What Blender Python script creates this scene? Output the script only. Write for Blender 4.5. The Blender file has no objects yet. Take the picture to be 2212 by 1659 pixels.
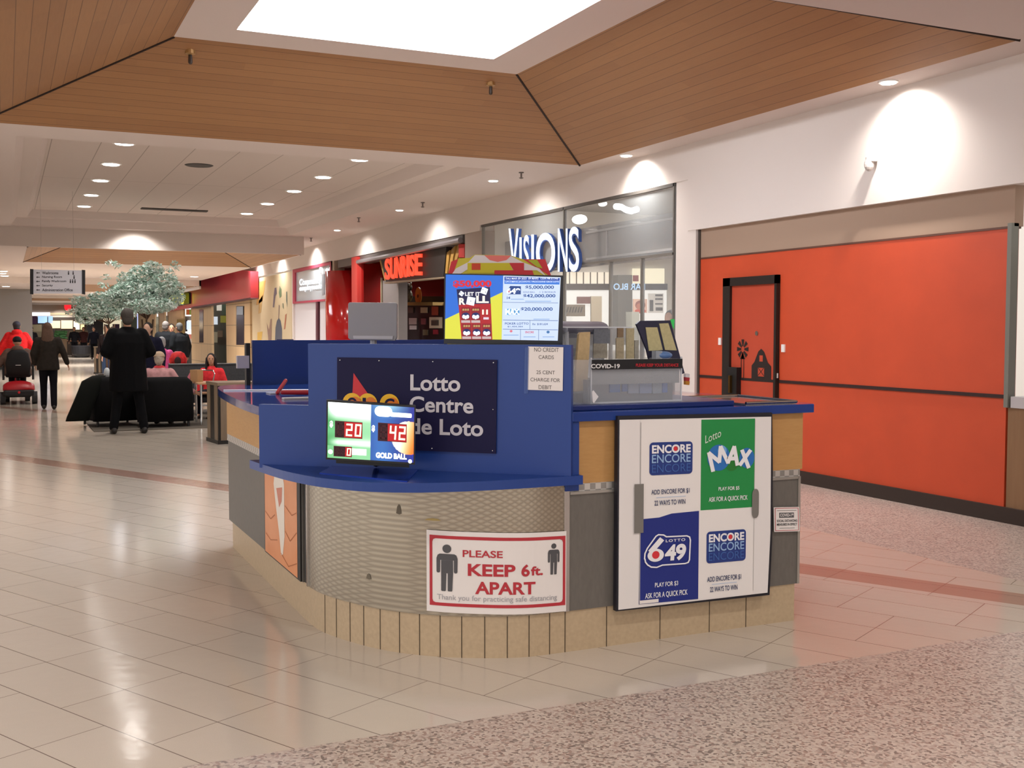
import bpy, bmesh, math, random
from mathutils import Vector, Matrix, Euler
random.seed(7)
D = bpy.data; SC = bpy.context.scene; COL = SC.collection
PI = math.pi
# ------------------------------------------------------------------ camera
F = 2355.0; YAW = math.radians(-24.9); PIT = math.radians(2.86); ROL = math.radians(0.06); EYE = 1.55
cp, sp = math.cos(PIT), math.sin(PIT)
FW = Vector((math.cos(YAW)*cp, math.sin(YAW)*cp, -sp))
RT0 = Vector((math.sin(YAW), -math.cos(YAW), 0)); UP0 = RT0.cross(FW)
RT = RT0*math.cos(ROL) + UP0*math.sin(ROL); UP = UP0*math.cos(ROL) - RT0*math.sin(ROL)
CAM = Vector((0, 0, EYE))
cam = D.cameras.new('camera'); camo = D.objects.new('camera', cam); COL.objects.link(camo)
cam.sensor_width = 36; cam.lens = 36*F/2212; cam.clip_start = 0.05; cam.clip_end = 400
camo.matrix_world = Matrix(((RT.x, UP.x, -FW.x, 0), (RT.y, UP.y, -FW.y, 0), (RT.z, UP.z, -FW.z, EYE), (0, 0, 0, 1)))
SC.camera = camo
def ray(px, py): return FW*F + RT*(px-1106) - UP*(py-829.5)
def at(px, py, x=None, y=None, z=None):
    """the point of a real plane (x=, y= or z= constant) that shows at a place of the photograph"""
    d = ray(px, py)
    t = x/d.x if x is not None else (y/d.y if y is not None else (z-EYE)/d.z)
    return CAM + d*t
def onp(px, py, P, n):
    d = ray(px, py); return CAM + d*((P-CAM).dot(n)/d.dot(n))
# ------------------------------------------------------------------ view, world
SC.view_settings.view_transform = 'Standard'; SC.view_settings.look = 'None'
SC.view_settings.gamma = 1; SC.view_settings.use_curve_mapping = False
SC.view_settings.exposure = 0.0
W_STR = 1.7
wd = D.worlds.new('world'); SC.world = wd; wd.use_nodes = True
bg = wd.node_tree.nodes['Background']; bg.inputs[0].default_value = (1.0, 0.97, 0.95, 1); bg.inputs[1].default_value = W_STR
SC.cycles.max_bounces = 8; SC.cycles.diffuse_bounces = 4; SC.cycles.glossy_bounces = 4
SC.cycles.transmission_bounces = 6; SC.cycles.transparent_max_bounces = 12
SC.cycles.caustics_reflective = False; SC.cycles.caustics_refractive = False
SC.cycles.sample_clamp_indirect = 6
SC.cycles.use_denoising = True
DL = 185.0      # downlight spots (W)
WL = 210.0      # wall washers
SKY = 14.0      # skylight radiance
# ------------------------------------------------------------------ materials
def lin(c):
    if isinstance(c, str): c = tuple(int(c[i:i+2], 16) for i in (0, 2, 4))
    if max(c) > 1.001: c = tuple(v/255 for v in c)
    return tuple(v/12.92 if v <= .04045 else ((v+.055)/1.055)**2.4 for v in c)
MC = {}
def M(col, rough=.6, metal=0, em=0, trans=0, alpha=1, spec=.5, coat=0, bump=0, bscale=60, var=0, ior=1.45):
    k = (str(col), rough, metal, em, trans, alpha, spec, coat, bump, bscale, var)
    if k in MC: return MC[k]
    m = D.materials.new('m_%s_%d' % (str(col)[:6], len(MC))); m.use_nodes = True
    N = m.node_tree.nodes; L = m.node_tree.links; p = N['Principled BSDF']
    c = (*lin(col), 1)
    p.inputs['Base Color'].default_value = c; p.inputs['Roughness'].default_value = rough
    p.inputs['Metallic'].default_value = metal; p.inputs['Alpha'].default_value = alpha
    p.inputs['Transmission Weight'].default_value = trans; p.inputs['IOR'].default_value = ior
    p.inputs['Specular IOR Level'].default_value = spec; p.inputs['Coat Weight'].default_value = coat
    if em:
        p.inputs['Base Color'].default_value = (*[v*.25 for v in c[:3]], 1)
        p.inputs['Emission Color'].default_value = c; p.inputs['Emission Strength'].default_value = em
    if bump or var:
        tc = N.new('ShaderNodeTexCoord'); nz = N.new('ShaderNodeTexNoise'); nz.inputs['Scale'].default_value = bscale
        nz.inputs['Detail'].default_value = 4; L.new(tc.outputs['Object'], nz.inputs['Vector'])
        if bump:
            b = N.new('ShaderNodeBump'); b.inputs['Strength'].default_value = bump; b.inputs['Distance'].default_value = .01
            L.new(nz.outputs['Fac'], b.inputs['Height']); L.new(b.outputs['Normal'], p.inputs['Normal'])
        if var:
            r = N.new('ShaderNodeValToRGB'); e = r.color_ramp.elements
            e[0].position = .3; e[1].position = .7
            e[0].color = (*[v*(1-var) for v in c[:3]], 1); e[1].color = (*[min(1, v*(1+var)) for v in c[:3]], 1)
            L.new(nz.outputs['Fac'], r.inputs['Fac']); L.new(r.outputs['Color'], p.inputs['Base Color'])
    MC[k] = m; return m
def nodes(name, rough=.5):
    m = D.materials.new(name); m.use_nodes = True
    N = m.node_tree.nodes; L = m.node_tree.links; p = N['Principled BSDF']; p.inputs['Roughness'].default_value = rough
    tc = N.new('ShaderNodeTexCoord')
    def mth(op, a, b=None, c=None):
        n = N.new('ShaderNodeMath'); n.operation = op
        for i, v in enumerate((a, b, c)):
            if v is None: continue
            if isinstance(v, (int, float)): n.inputs[i].default_value = v
            else: L.new(v, n.inputs[i])
        return n.outputs[0]
    def mix(f, a, b):
        n = N.new('ShaderNodeMix'); n.data_type = 'RGBA'
        for i, v in ((0, f), (6, a), (7, b)):
            if isinstance(v, (int, float)): n.inputs[i].default_value = v
            elif isinstance(v, tuple): n.inputs[i].default_value = (*v, 1)
            else: L.new(v, n.inputs[i])
        return n.outputs[2]
    sx = N.new('ShaderNodeSeparateXYZ'); L.new(tc.outputs['Object'], sx.inputs[0])
    return m, N, L, p, tc, mth, mix, sx.outputs
def noise(N, L, vec, scale, detail=3, rough=.5):
    n = N.new('ShaderNodeTexNoise'); n.inputs['Scale'].default_value = scale; n.inputs['Detail'].default_value = detail
    n.inputs['Roughness'].default_value = rough; L.new(vec, n.inputs['Vector']); return n.outputs['Fac']
def floor_mat():
    m, N, L, p, tc, mth, mix, (X, Y, Z) = nodes('floor_tile_and_terrazzo')
    a = math.radians(27.56); ca, sa = math.cos(a), math.sin(a)
    u = mth('ADD', mth('MULTIPLY', X, ca), mth('MULTIPLY', Y, sa))
    v = mth('ADD', mth('MULTIPLY', X, -sa), mth('MULTIPLY', Y, ca))
    rv = mth('DIVIDE', mth('SUBTRACT', v, .005), .295); row = mth('FLOOR', rv); fv = mth('SUBTRACT', rv, row)
    odd = mth('FLOORED_MODULO', mth('FLOOR', mth('DIVIDE', row, 2)), 2)
    ru = mth('DIVIDE', mth('SUBTRACT', mth('SUBTRACT', u, .01), mth('MULTIPLY', odd, .3175)), .635)
    cu = mth('FLOOR', ru); fu = mth('SUBTRACT', ru, cu)
    def edge(f, s, w):
        d = mth('MULTIPLY', mth('MINIMUM', f, mth('SUBTRACT', 1, f)), s)
        return mth('LESS_THAN', d, w)
    ln = mth('MAXIMUM', edge(fv, .295, .0022), edge(fu, .635, .0018))
    wn = N.new('ShaderNodeTexWhiteNoise'); cv = N.new('ShaderNodeCombineXYZ')
    L.new(row, cv.inputs[0]); L.new(cu, cv.inputs[1]); L.new(cv.outputs[0], wn.inputs['Vector'])
    t0 = mix(wn.outputs['Value'], lin('c9beb0'), lin('cfc4b6'))
    t1 = mix(noise(N, L, tc.outputs['Object'], 260, 2, .8), t0, lin('bcb1a3'))
    strp = mth('MAXIMUM', mth('MULTIPLY', mth('GREATER_THAN', v, -6.86), mth('LESS_THAN', v, -6.57)),
               mth('MULTIPLY', mth('GREATER_THAN', v, -11.1), mth('LESS_THAN', v, -10.8)))
    t2 = mix(strp, t1, lin('a8897a')); tile = mix(ln, t2, lin('6b5f55'))
    tm = mth('MAXIMUM', mth('LESS_THAN', X, 3.93), mth('MULTIPLY', mth('LESS_THAN', Y, -5.66), mth('LESS_THAN', X, 12.5)))
    vo = N.new('ShaderNodeTexVoronoi'); vo.inputs['Scale'].default_value = 85; L.new(tc.outputs['Object'], vo.inputs['Vector'])
    sep = N.new('ShaderNodeSeparateColor'); L.new(vo.outputs['Color'], sep.inputs[0])
    r = N.new('ShaderNodeValToRGB'); r.color_ramp.interpolation = 'CONSTANT'; els = r.color_ramp.elements
    cols = [(0, '6e5a52'), (.1, 'bba89c'), (.32, '9c7f73'), (.44, 'c6b6aa'), (.62, '8f8076'), (.72, 'ccbcae'), (.88, 'b09c90')]
    for i, (q, c) in enumerate(cols):
        e = els[i] if i < 2 else els.new(q)
        e.position = q; e.color = (*lin(c), 1)
    L.new(sep.outputs[0], r.inputs['Fac'])
    tz = mix(.25, r.outputs['Color'], lin('aaa095'))
    L.new(mix(tm, tile, tz), p.inputs['Base Color'])
    L.new(mth('ADD', .13, mth('MULTIPLY', tm, .25)), p.inputs['Roughness'])
    nb = noise(N, L, tc.outputs['Object'], 9, 2)
    b = N.new('ShaderNodeBump'); b.inputs['Strength'].default_value = .05; b.inputs['Distance'].default_value = .02
    L.new(nb, b.inputs['Height']); L.new(b.outputs['Normal'], p.inputs['Normal'])
    p.inputs['Specular IOR Level'].default_value = .55
    return m
def wood_mat(name, ax, seam=.115, col=('a6784c', '93683f'), gscale=3.0, end=2.4):
    """boards running across axis ax, seams every `seam` metres, staggered board ends"""
    m, N, L, p, tc, mth, mix, S = nodes(name, .55)
    along = S[1] if ax == 0 else S[0]
    q = mth('DIVIDE', S[ax], seam); row = mth('FLOOR', q); f = mth('SUBTRACT', q, row)
    wn = N.new('ShaderNodeTexWhiteNoise'); cv = N.new('ShaderNodeCombineXYZ')
    L.new(row, cv.inputs[0]); L.new(mth('FLOOR', mth('DIVIDE', mth('ADD', along, mth('MULTIPLY', row, 1.37)), end)), cv.inputs[1])
    L.new(cv.outputs[0], wn.inputs['Vector'])
    mp = N.new('ShaderNodeMapping'); L.new(tc.outputs['Object'], mp.inputs['Vector'])
    mp.inputs['Scale'].default_value = (18, 1.2, 18) if ax == 0 else (1.2, 18, 18)
    g = noise(N, L, mp.outputs[0], gscale, 5, .65)
    c = mix(g, lin(col[0]), lin(col[1])); c = mix(mth('MULTIPLY', wn.outputs['Value'], .28), c, lin('7c5130'))
    ln = mth('LESS_THAN', f, .05)
    L.new(mix(mth('MULTIPLY', ln, .7), c, lin('4a2c17')), p.inputs['Base Color'])
    return m
def laminate(name, c0, c1, scale=40, stretch=(1, 1, .06)):
    m, N, L, p, tc, mth, mix, S = nodes(name, .5)
    mp = N.new('ShaderNodeMapping'); L.new(tc.outputs['Object'], mp.inputs['Vector']); mp.inputs['Scale'].default_value = stretch
    L.new(mix(noise(N, L, mp.outputs[0], scale, 4, .6), lin(c0), lin(c1)), p.inputs['Base Color'])
    return m
def quilted():
    m, N, L, p, tc, mth, mix, (X, Y, Z) = nodes('quilted_steel', .3)
    p.inputs['Metallic'].default_value = .85
    a = mth('MULTIPLY', mth('ADD', mth('MULTIPLY', Y, 1.0), mth('MULTIPLY', X, -.75)), 2*PI/.034)
    z = mth('MULTIPLY', Z, 2*PI/.026)
    h = mth('MULTIPLY', mth('ABSOLUTE', mth('SINE', mth('MULTIPLY', mth('ADD', a, z), .5))),
            mth('ABSOLUTE', mth('SINE', mth('MULTIPLY', mth('SUBTRACT', a, z), .5))))
    b = N.new('ShaderNodeBump'); b.inputs['Strength'].default_value = .06; b.inputs['Distance'].default_value = .004
    L.new(h, b.inputs['Height']); L.new(b.outputs['Normal'], p.inputs['Normal'])
    L.new(mix(h, lin('958b7c'), lin('ada290')), p.inputs['Base Color'])
    return m
def celltile(name, col, grout, sx, sz, ax=0, rough=.4, z0=0, x0=0, w=.008, var=.05):
    m, N, L, p, tc, mth, mix, S = nodes(name, rough)
    fu = mth('FRACT', mth('DIVIDE', mth('SUBTRACT', S[ax], x0), sx)); fz = mth('FRACT', mth('DIVIDE', mth('SUBTRACT', S[2], z0), sz))
    ln = mth('MAXIMUM', mth('LESS_THAN', mth('MULTIPLY', fu, sx), w), mth('LESS_THAN', mth('MULTIPLY', fz, sz), w))
    base = mix(noise(N, L, tc.outputs['Object'], 30, 3), tuple(v*(1-var) for v in lin(col)), tuple(v*(1+var) for v in lin(col)))
    L.new(mix(ln, base, lin(grout)), p.inputs['Base Color']); return m
# ------------------------------------------------------------------ mesh builder
_tc = {}
def text_mesh(s, bold=0, depth=0, sp=1.0):
    k = (s, bold, depth, sp)
    if k in _tc: return _tc[k]
    c = D.curves.new('t', 'FONT'); c.body = s; c.size = 1; c.offset = bold; c.resolution_u = 6; c.space_character = sp
    c.extrude = 0; c.align_x = 'LEFT'
    o = D.objects.new('t', c); COL.objects.link(o)
    dg = bpy.context.evaluated_depsgraph_get(); dg.update()
    me = D.meshes.new_from_object(o.evaluated_get(dg))
    vs = [v.co.copy() for v in me.vertices]; fs = [tuple(p.vertices) for p in me.polygons]
    D.objects.remove(o); D.curves.remove(c); D.meshes.remove(me)
    xs = [v.x for v in vs] or [0, 1]; ys = [v.y for v in vs] or [0, 1]
    x0, x1, y0, y1 = min(xs), max(xs), min(ys), max(ys)
    vs = [((v.x-x0)/(x1-x0+1e-9), (v.y-y0)/(y1-y0+1e-9)) for v in vs]
    _tc[k] = (vs, fs); return _tc[k]
class Fr:
    """a flat rectangle in space: fractions (u right, v up) of its width and height, offset along its normal"""
    def __init__(s, o, u, v):
        s.o, s.u, s.v = Vector(o), Vector(u), Vector(v); s.n = s.u.cross(s.v).normalized()
    def p(s, a, b, off=0): return s.o + s.u*a + s.v*b + s.n*off
def frame4(tl, tr, bl):
    return Fr(bl, tr-tl, tl-bl)
class B:
    def __init__(s): s.v = []; s.f = []; s.m = []; s.mats = []; s.T = None
    def mi(s, m):
        if m not in s.mats: s.mats.append(m)
        return s.mats.index(m)
    def add(s, vs, fs, m):
        k = len(s.v)
        vs = [Vector(q) for q in vs]
        if s.T is not None: vs = [s.T @ q for q in vs]
        s.v += vs; i = s.mi(m)
        for f in fs: s.f.append(tuple(a+k for a in f)); s.m.append(i)
        return s
    def box(s, a, b, m):
        x0, x1 = sorted((a[0], b[0])); y0, y1 = sorted((a[1], b[1])); z0, z1 = sorted((a[2], b[2]))
        return s.add([(x0, y0, z0), (x1, y0, z0), (x1, y1, z0), (x0, y1, z0), (x0, y0, z1), (x1, y0, z1), (x1, y1, z1), (x0, y1, z1)],
                     [(0, 3, 2, 1), (4, 5, 6, 7), (0, 1, 5, 4), (1, 2, 6, 5), (2, 3, 7, 6), (3, 0, 4, 7)], m)
    def quad(s, pts, m): return s.add(pts, [tuple(range(len(pts)))], m)
    def prism(s, poly, z0, z1, m):
        n = len(poly)
        vs = [(x, y, z0) for x, y in poly] + [(x, y, z1) for x, y in poly]
        return s.add(vs, [tuple(range(n))[::-1], tuple(range(n, 2*n))] + [(i, (i+1) % n, n+(i+1) % n, n+i) for i in range(n)], m)
    def slab(s, fr, pts, o0, o1, m):
        """polygon on a frame, thickened between two offsets"""
        n = len(pts); vs = [fr.p(a, b, o0) for a, b in pts] + [fr.p(a, b, o1) for a, b in pts]
        return s.add(vs, [tuple(range(n))[::-1], tuple(range(n, 2*n))] + [(i, (i+1) % n, n+(i+1) % n, n+i) for i in range(n)], m)
    def rect(s, fr, u0, v0, u1, v1, off, m, nseg=1):
        for i in range(nseg):
            a = u0+(u1-u0)*i/nseg; b = u0+(u1-u0)*(i+1)/nseg
            s.quad([fr.p(a, v0, off), fr.p(b, v0, off), fr.p(b, v1, off), fr.p(a, v1, off)], m)
        return s
    def poly(s, fr, pts, off, m): return s.quad([fr.p(a, b, off) for a, b in pts], m)
    def disc(s, fr, u, v, ru, rv, off, m, n=24):
        return s.poly(fr, [(u+ru*math.cos(2*PI*i/n), v+rv*math.sin(2*PI*i/n)) for i in range(n)], off, m)
    def rrect(s, fr, u0, v0, u1, v1, ru, rv, off, m):
        P = []
        for cx_, cy_, a0 in ((u1-ru, v0+rv, -90), (u1-ru, v1-rv, 0), (u0+ru, v1-rv, 90), (u0+ru, v0+rv, 180)):
            for k in range(5):
                a = math.radians(a0+k*22.5); P.append((cx_+ru*math.cos(a), cy_+rv*math.sin(a)))
        return s.poly(fr, P, off, m)
    def text(s, fr, t, u0, v0, u1, v1, off, m, bold=0, shear=0, rot=0, sp=1.0, depth=0):
        vs, fs = text_mesh(t, bold, 0, sp); c, sn = math.cos(rot), math.sin(rot); P = []
        for a, b in vs:
            x = u0+(u1-u0)*(a+shear*b); y = v0+(v1-v0)*b + (x-u0)*sn*1.0
            P.append((x, y))
        s.add([fr.p(x, y, off) for x, y in P], fs, m)
        if depth:
            ed = {}
            for f in fs:
                for i in range(len(f)):
                    e = (f[i], f[(i+1) % len(f)])
                    if (e[1], e[0]) in ed: del ed[(e[1], e[0])]
                    else: ed[e] = 1
            k = list(ed)
            s.add([q for e in k for q in (fr.p(*P[e[0]], off), fr.p(*P[e[1]], off), fr.p(*P[e[1]], off-depth), fr.p(*P[e[0]], off-depth))],
                  [(4*i, 4*i+3, 4*i+2, 4*i+1) for i in range(len(k))], m)
        return s
    def tube(s, pts, r, m, n=8):
        pts = [Vector(p) for p in pts]; rs = r if isinstance(r, (list, tuple)) else [r]*len(pts)
        vs = []; ref = None
        for i, p in enumerate(pts):
            d = (pts[min(i+1, len(pts)-1)]-pts[max(i-1, 0)]).normalized()
            if ref is None: ref = Vector((0, 0, 1)) if abs(d.z) < .9 else Vector((1, 0, 0))
            a = d.cross(ref).normalized(); b = a.cross(d).normalized(); ref = b
            vs += [p + a*rs[i]*math.cos(2*PI*k/n) + b*rs[i]*math.sin(2*PI*k/n) for k in range(n)]
        fs = [(i*n+k, i*n+(k+1) % n, (i+1)*n+(k+1) % n, (i+1)*n+k) for i in range(len(pts)-1) for k in range(n)]
        fs += [tuple(range(n)), tuple(range((len(pts)-1)*n, len(pts)*n))[::-1]]
        return s.add(vs, fs, m)
    def lathe(s, prof, c, m, n=20, sx=1, sy=1):
        vs = [(c[0]+sx*r*math.cos(2*PI*k/n), c[1]+sy*r*math.sin(2*PI*k/n), c[2]+z) for r, z in prof for k in range(n)]
        fs = [(i*n+k, i*n+(k+1) % n, (i+1)*n+(k+1) % n, (i+1)*n+k) for i in range(len(prof)-1) for k in range(n)]
        fs += [tuple(range(n))[::-1], tuple(range((len(prof)-1)*n, len(prof)*n))]
        return s.add(vs, fs, m)
    def ell(s, c, r, m, n=12, k=8):
        prof = [(math.sin(PI*(i+.02)/(k+.04)), -math.cos(PI*(i+.02)/(k+.04))) for i in range(k+1)]
        vs = [(c[0]+r[0]*a*math.cos(2*PI*j/n), c[1]+r[1]*a*math.sin(2*PI*j/n), c[2]+r[2]*b) for a, b in prof for j in range(n)]
        fs = [(i*n+j, i*n+(j+1) % n, (i+1)*n+(j+1) % n, (i+1)*n+j) for i in range(k) for j in range(n)]
        fs += [tuple(range(n))[::-1], tuple(range(k*n, k*n+n))]
        return s.add(vs, fs, m)
    def loft(s, rings, m, n=14):
        """rings: (centre, half width vector, half depth vector)"""
        vs = [Vector(c)+Vector(a)*math.cos(2*PI*k/n)+Vector(b)*math.sin(2*PI*k/n) for c, a, b in rings for k in range(n)]
        fs = [(i*n+k, i*n+(k+1) % n, (i+1)*n+(k+1) % n, (i+1)*n+k) for i in range(len(rings)-1) for k in range(n)]
        fs += [tuple(range(n))[::-1], tuple(range((len(rings)-1)*n, len(rings)*n))]
        return s.add(vs, fs, m)
    def cap(s, p0, r0, p1, r1, m, n=10):
        """tapered capsule"""
        p0, p1 = Vector(p0), Vector(p1); d = (p1-p0).normalized()
        pts = []; rs = []
        for a in (80, 55, 25, 0): pts.append(p0-d*r0*math.sin(math.radians(a))); rs.append(r0*math.cos(math.radians(a)))
        for a in (0, 25, 55, 80): pts.append(p1+d*r1*math.sin(math.radians(a))); rs.append(r1*math.cos(math.radians(a)))
        return s.tube(pts, rs, m, n)
    def out(s, name, parent=None, smooth=False, voxel=0, loc=None, bevel=0):
        me = D.meshes.new(name)
        top = parent; O = Vector((0, 0, 0))
        while top is not None: O = O + top.location; top = top.parent
        if parent is None and loc is not None: O = Vector(loc)
        me.from_pydata([tuple(v-O) for v in s.v], [], s.f)
        for m in s.mats: me.materials.append(m)
        me.polygons.foreach_set('material_index', s.m); me.update()
        bm = bmesh.new(); bm.from_mesh(me)
        if not voxel and len(s.f) < 60000: bmesh.ops.recalc_face_normals(bm, faces=bm.faces) if name not in NORECALC else None
        bm.to_mesh(me); bm.free()
        o = D.objects.new(name, me); COL.objects.link(o)
        if parent is not None: o.parent = parent
        elif loc is not None: o.location = O
        if voxel:
            r = o.modifiers.new('r', 'REMESH'); r.mode = 'VOXEL'; r.voxel_size = voxel; r.use_smooth_shade = True
            q = o.modifiers.new('s', 'SMOOTH'); q.factor = .6; q.iterations = 3
            dg = bpy.context.evaluated_depsgraph_get(); dg.update()
            m2 = D.meshes.new_from_object(o.evaluated_get(dg)); o.modifiers.clear(); o.data = m2; D.meshes.remove(me); me = m2
            if not me.materials: me.materials.append(s.mats[0])
            smooth = True
        if smooth: me.polygons.foreach_set('use_smooth', [True]*len(me.polygons)); me.update()
        if bevel:
            b = o.modifiers.new('b', 'BEVEL'); b.width = bevel; b.segments = 2; b.limit_method = 'ANGLE'
        return o
NORECALC = set()
def tag(o, label=None, cat=None, group=None, kind=None):
    for k, v in (('label', label), ('category', cat), ('group', group), ('kind', kind)):
        if v: o[k] = v
    return o
def thing(name, label, cat, loc=(0, 0, 0), group=None, rz=0):
    o = D.objects.new(name, None); COL.objects.link(o); o.location = loc; o.rotation_euler[2] = rz; o.empty_display_size = .1
    return tag(o, label, cat, group)
def struct(b, name, parent=None, **k):
    o = b.out(name, parent, **k)
    if parent is None: o['kind'] = 'structure'
    return o
def dup(root, loc=None, rz=None, label=None, group=None):
    def c(o, par):
        n = o.copy(); COL.objects.link(n); n.parent = par
        for ch in [x for x in D.objects if x.parent == o]: c(ch, n)
        return n
    r = c(root, None)
    if loc is not None: r.location = loc
    if rz is not None: r.rotation_euler[2] = rz
    tag(r, label, None, group); return r
def spot(name, loc, energy, size, blend=.6, col=(1, .95, .9), rad=.08, dirv=(0, 0, -1), parent=None):
    l = D.lights.new(name, 'SPOT'); l.energy = energy; l.spot_size = math.radians(size); l.spot_blend = blend; l.color = col; l.shadow_soft_size = rad
    o = D.objects.new(name, l); COL.objects.link(o); o.rotation_euler = Vector(dirv).to_track_quat('-Z', 'Y').to_euler()
    o.location = loc
    if parent is not None: o.parent = parent; o.location = Vector(loc)-parent.location
    return o
# ------------------------------------------------------------------ setting: floor, ceiling, walls
WY = -7.225
WHITE = M('d9cfc8', .75, bump=.02, bscale=80); CEIL = M('d6cac4', .85, bump=.03, bscale=120); BLACK = M('121214', .5)
STEEL = M('a9a59c', .3, 1); CHROME = M('c8c8c8', .15, 1); WHT = M('e8e4e0', .5)
struct(B().box((-10, -16, -.2), (75, 10, 0), floor_mat()), 'floor')
W_TRIM = M('cfc6bf', .7)
def rects_minus(R, holes):
    xs = sorted({R[0], R[1]} | {h[i] for h in holes for i in (0, 1)}); ys = sorted({R[2], R[3]} | {h[i] for h in holes for i in (2, 3)})
    for i in range(len(xs)-1):
        for j in range(len(ys)-1):
            cx_, cy_ = (xs[i]+xs[i+1])/2, (ys[j]+ys[j+1])/2
            if not any(h[0] < cx_ < h[1] and h[2] < cy_ < h[3] for h in holes) and R[0] < cx_ < R[1] and R[2] < cy_ < R[3]:
                yield xs[i], xs[i+1], ys[j], ys[j+1]
CZ = 3.7
CO1 = (5.85, 12.7, -6.87, .2); TR1 = (13.5, 24.9, -5.95, -.15); CO2 = (25.26, 31.0, -6.29, -.45)
b = B()
for x0, x1, y0, y1 in rects_minus((-10, 75, -7.3, 4.5), [CO1, TR1, (25.26, 75, -6.29, 8), (31, 75, -7.3, -6.29)]):
    b.box((x0, y0, CZ), (x1, y1, CZ+.04), CEIL)
def seams(name, z, x0):
    return celltile(name, 'c6bab2', '8c8279', 3.6, .6, 0)
m, N, L, p, tc, mth, mix, S = nodes('ceiling_tiles', .85)
ft = mth('FRACT', mth('DIVIDE', S[1], .6)); fx = mth('FRACT', mth('DIVIDE', S[0], 4.8))
ln = mth('MAXIMUM', mth('LESS_THAN', ft, .02), mth('LESS_THAN', fx, .003))
L.new(mix(ln, lin('d2c6bf'), lin('a1968e')), p.inputs['Base Color']); CTILE = m
x0, x1, y0, y1 = TR1
for i in range(2):       # stepped tray with coved risers
    z = CZ+.15*i; X0, X1, Y0, Y1 = x0+.1, x1-.1, y0+.1, y1-.1
    for p, q, r, t in (((x0, y0), (x1, y0), (X1, Y0), (X0, Y0)), ((x1, y0), (x1, y1), (X1, Y1), (X1, Y0)), ((x1, y1), (x0, y1), (X0, Y1), (X1, Y1)), ((x0, y1), (x0, y0), (X0, Y0), (X0, Y1))):
        b.add([(*p, z), (*q, z), (*r, z+.15), (*t, z+.15)], [(0, 1, 2, 3)], CEIL)
    x0, x1, y0, y1 = X0, X1, Y0, Y1
    if i == 0:
        for r in rects_minus((x0, x1, y0, y1), [(x0+.2, x1-.2, y0+.2, y1-.2)]): b.box((r[0], r[2], z+.15), (r[1], r[3], z+.17), CEIL)
        x0, x1, y0, y1 = x0+.2, x1-.2, y0+.2, y1-.2
b.box((x0, y0, 4.0), (x1, y1, 4.04), CTILE)
struct(b, 'ceiling')
def coffer(name, R, z, d, h, well, idx, sky=None):
    """four boarded slopes rising to a flat ring with a lit opening"""
    x0, x1, y0, y1 = R; X0, X1, Y0, Y1 = x0+d, x1-d, y0+d, y1-d; Z = z+h
    wx, wy = wood_mat(name+'_boards_x', 0), wood_mat(name+'_boards_y', 1)
    dark = M('2a1a12', .8)
    b = B()
    b.quad([(x1, y0, z), (x1, y1, z), (X1, Y1, Z), (X1, Y0, Z)], wx).quad([(x0, y0, z), (X0, Y0, Z), (X0, Y1, Z), (x0, y1, z)], wx)
    b.quad([(x0, y0, z), (x1, y0, z), (X1, Y0, Z), (X0, Y0, Z)], wy).quad([(x0, y1, z), (X0, Y1, Z), (X1, Y1, Z), (x1, y1, z)], wy)
    for p0, p1 in (((x1, y0, z), (X1, Y0, Z)), ((x1, y1, z), (X1, Y1, Z)), ((x0, y0, z), (X0, Y0, Z)), ((x0, y1, z), (X0, Y1, Z))):
        b.tube([p0, p1], .016, dark, 6)
    NORECALC.add('trim_%d' % idx)
    struct(b, 'trim_%d' % idx)
    b = B(); e = well
    for r in rects_minus((X0, X1, Y0, Y1), [(X0+e, X1-e, Y0+e, Y1-e)]): b.box((r[0], r[2], Z), (r[1], r[3], Z+.05), CEIL)
    struct(b, 'ceiling_ring')
    if sky:
        b = B().box((X0+e-.02, Y0+e-.02, Z+.02), (X1-e+.02, Y1-e+.02, Z+.045), M('f4f7ff', .5, em=sky))
        struct(b, 'window_%d' % idx)
coffer('coffer', CO1, CZ, 1.72, .65, .5, 1, SKY)
coffer('second_coffer', CO2, 3.285, 1.5, .6, .4, 2, 9.0)
# dropped bulkhead round the second coffer, and the lower ceilings beyond
b = B(); b.box((25.2, -6.35, 3.285), (25.26, 8, CZ), WHITE).box((25.26, -6.35, 3.285), (75, -6.29, CZ+.2), WHITE)
for r in rects_minus((25.26, 40, -6.29, 8), [CO2]): b.box((r[0], r[2], 3.285), (r[1], r[3], 3.32), CEIL)
struct(b, 'wall_bulkhead')
CO3 = (40.1, 48, -6.2, -1.0); CO4 = (55.1, 60, -6.2, -1.0)
b = B().box((40, -6.35, 3.08), (40.1, 8, 3.4), WHITE).box((55, -6.35, 2.98), (55.1, 8, 3.15), WHITE).box((40, -6.35, 2.98), (75, -6.29, 3.95), WHITE)
for r in rects_minus((40.1, 55, -6.35, 8), [CO3]): b.box((r[0], r[2], 3.08), (r[1], r[3], 3.1), CEIL)
for r in rects_minus((55.1, 75, -6.35, 8), [CO4]): b.box((r[0], r[2], 2.98), (r[1], r[3], 3.0), CEIL)
b.box((31, -7.3, 3.7), (40, -6.29, 3.74), CEIL).box((40, -7.3, 3.95), (75, -6.29, 4.0), CEIL).box((40, -7.3, 3.7), (40.05, -6.29, 3.95), CEIL)
struct(b, 'ceiling_beyond')
coffer('third_coffer', CO3, 3.08, 1.4, .6, .4, 3, 7)
coffer('fourth_coffer', CO4, 2.98, 1.2, .5, .4, 4, 5)
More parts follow.
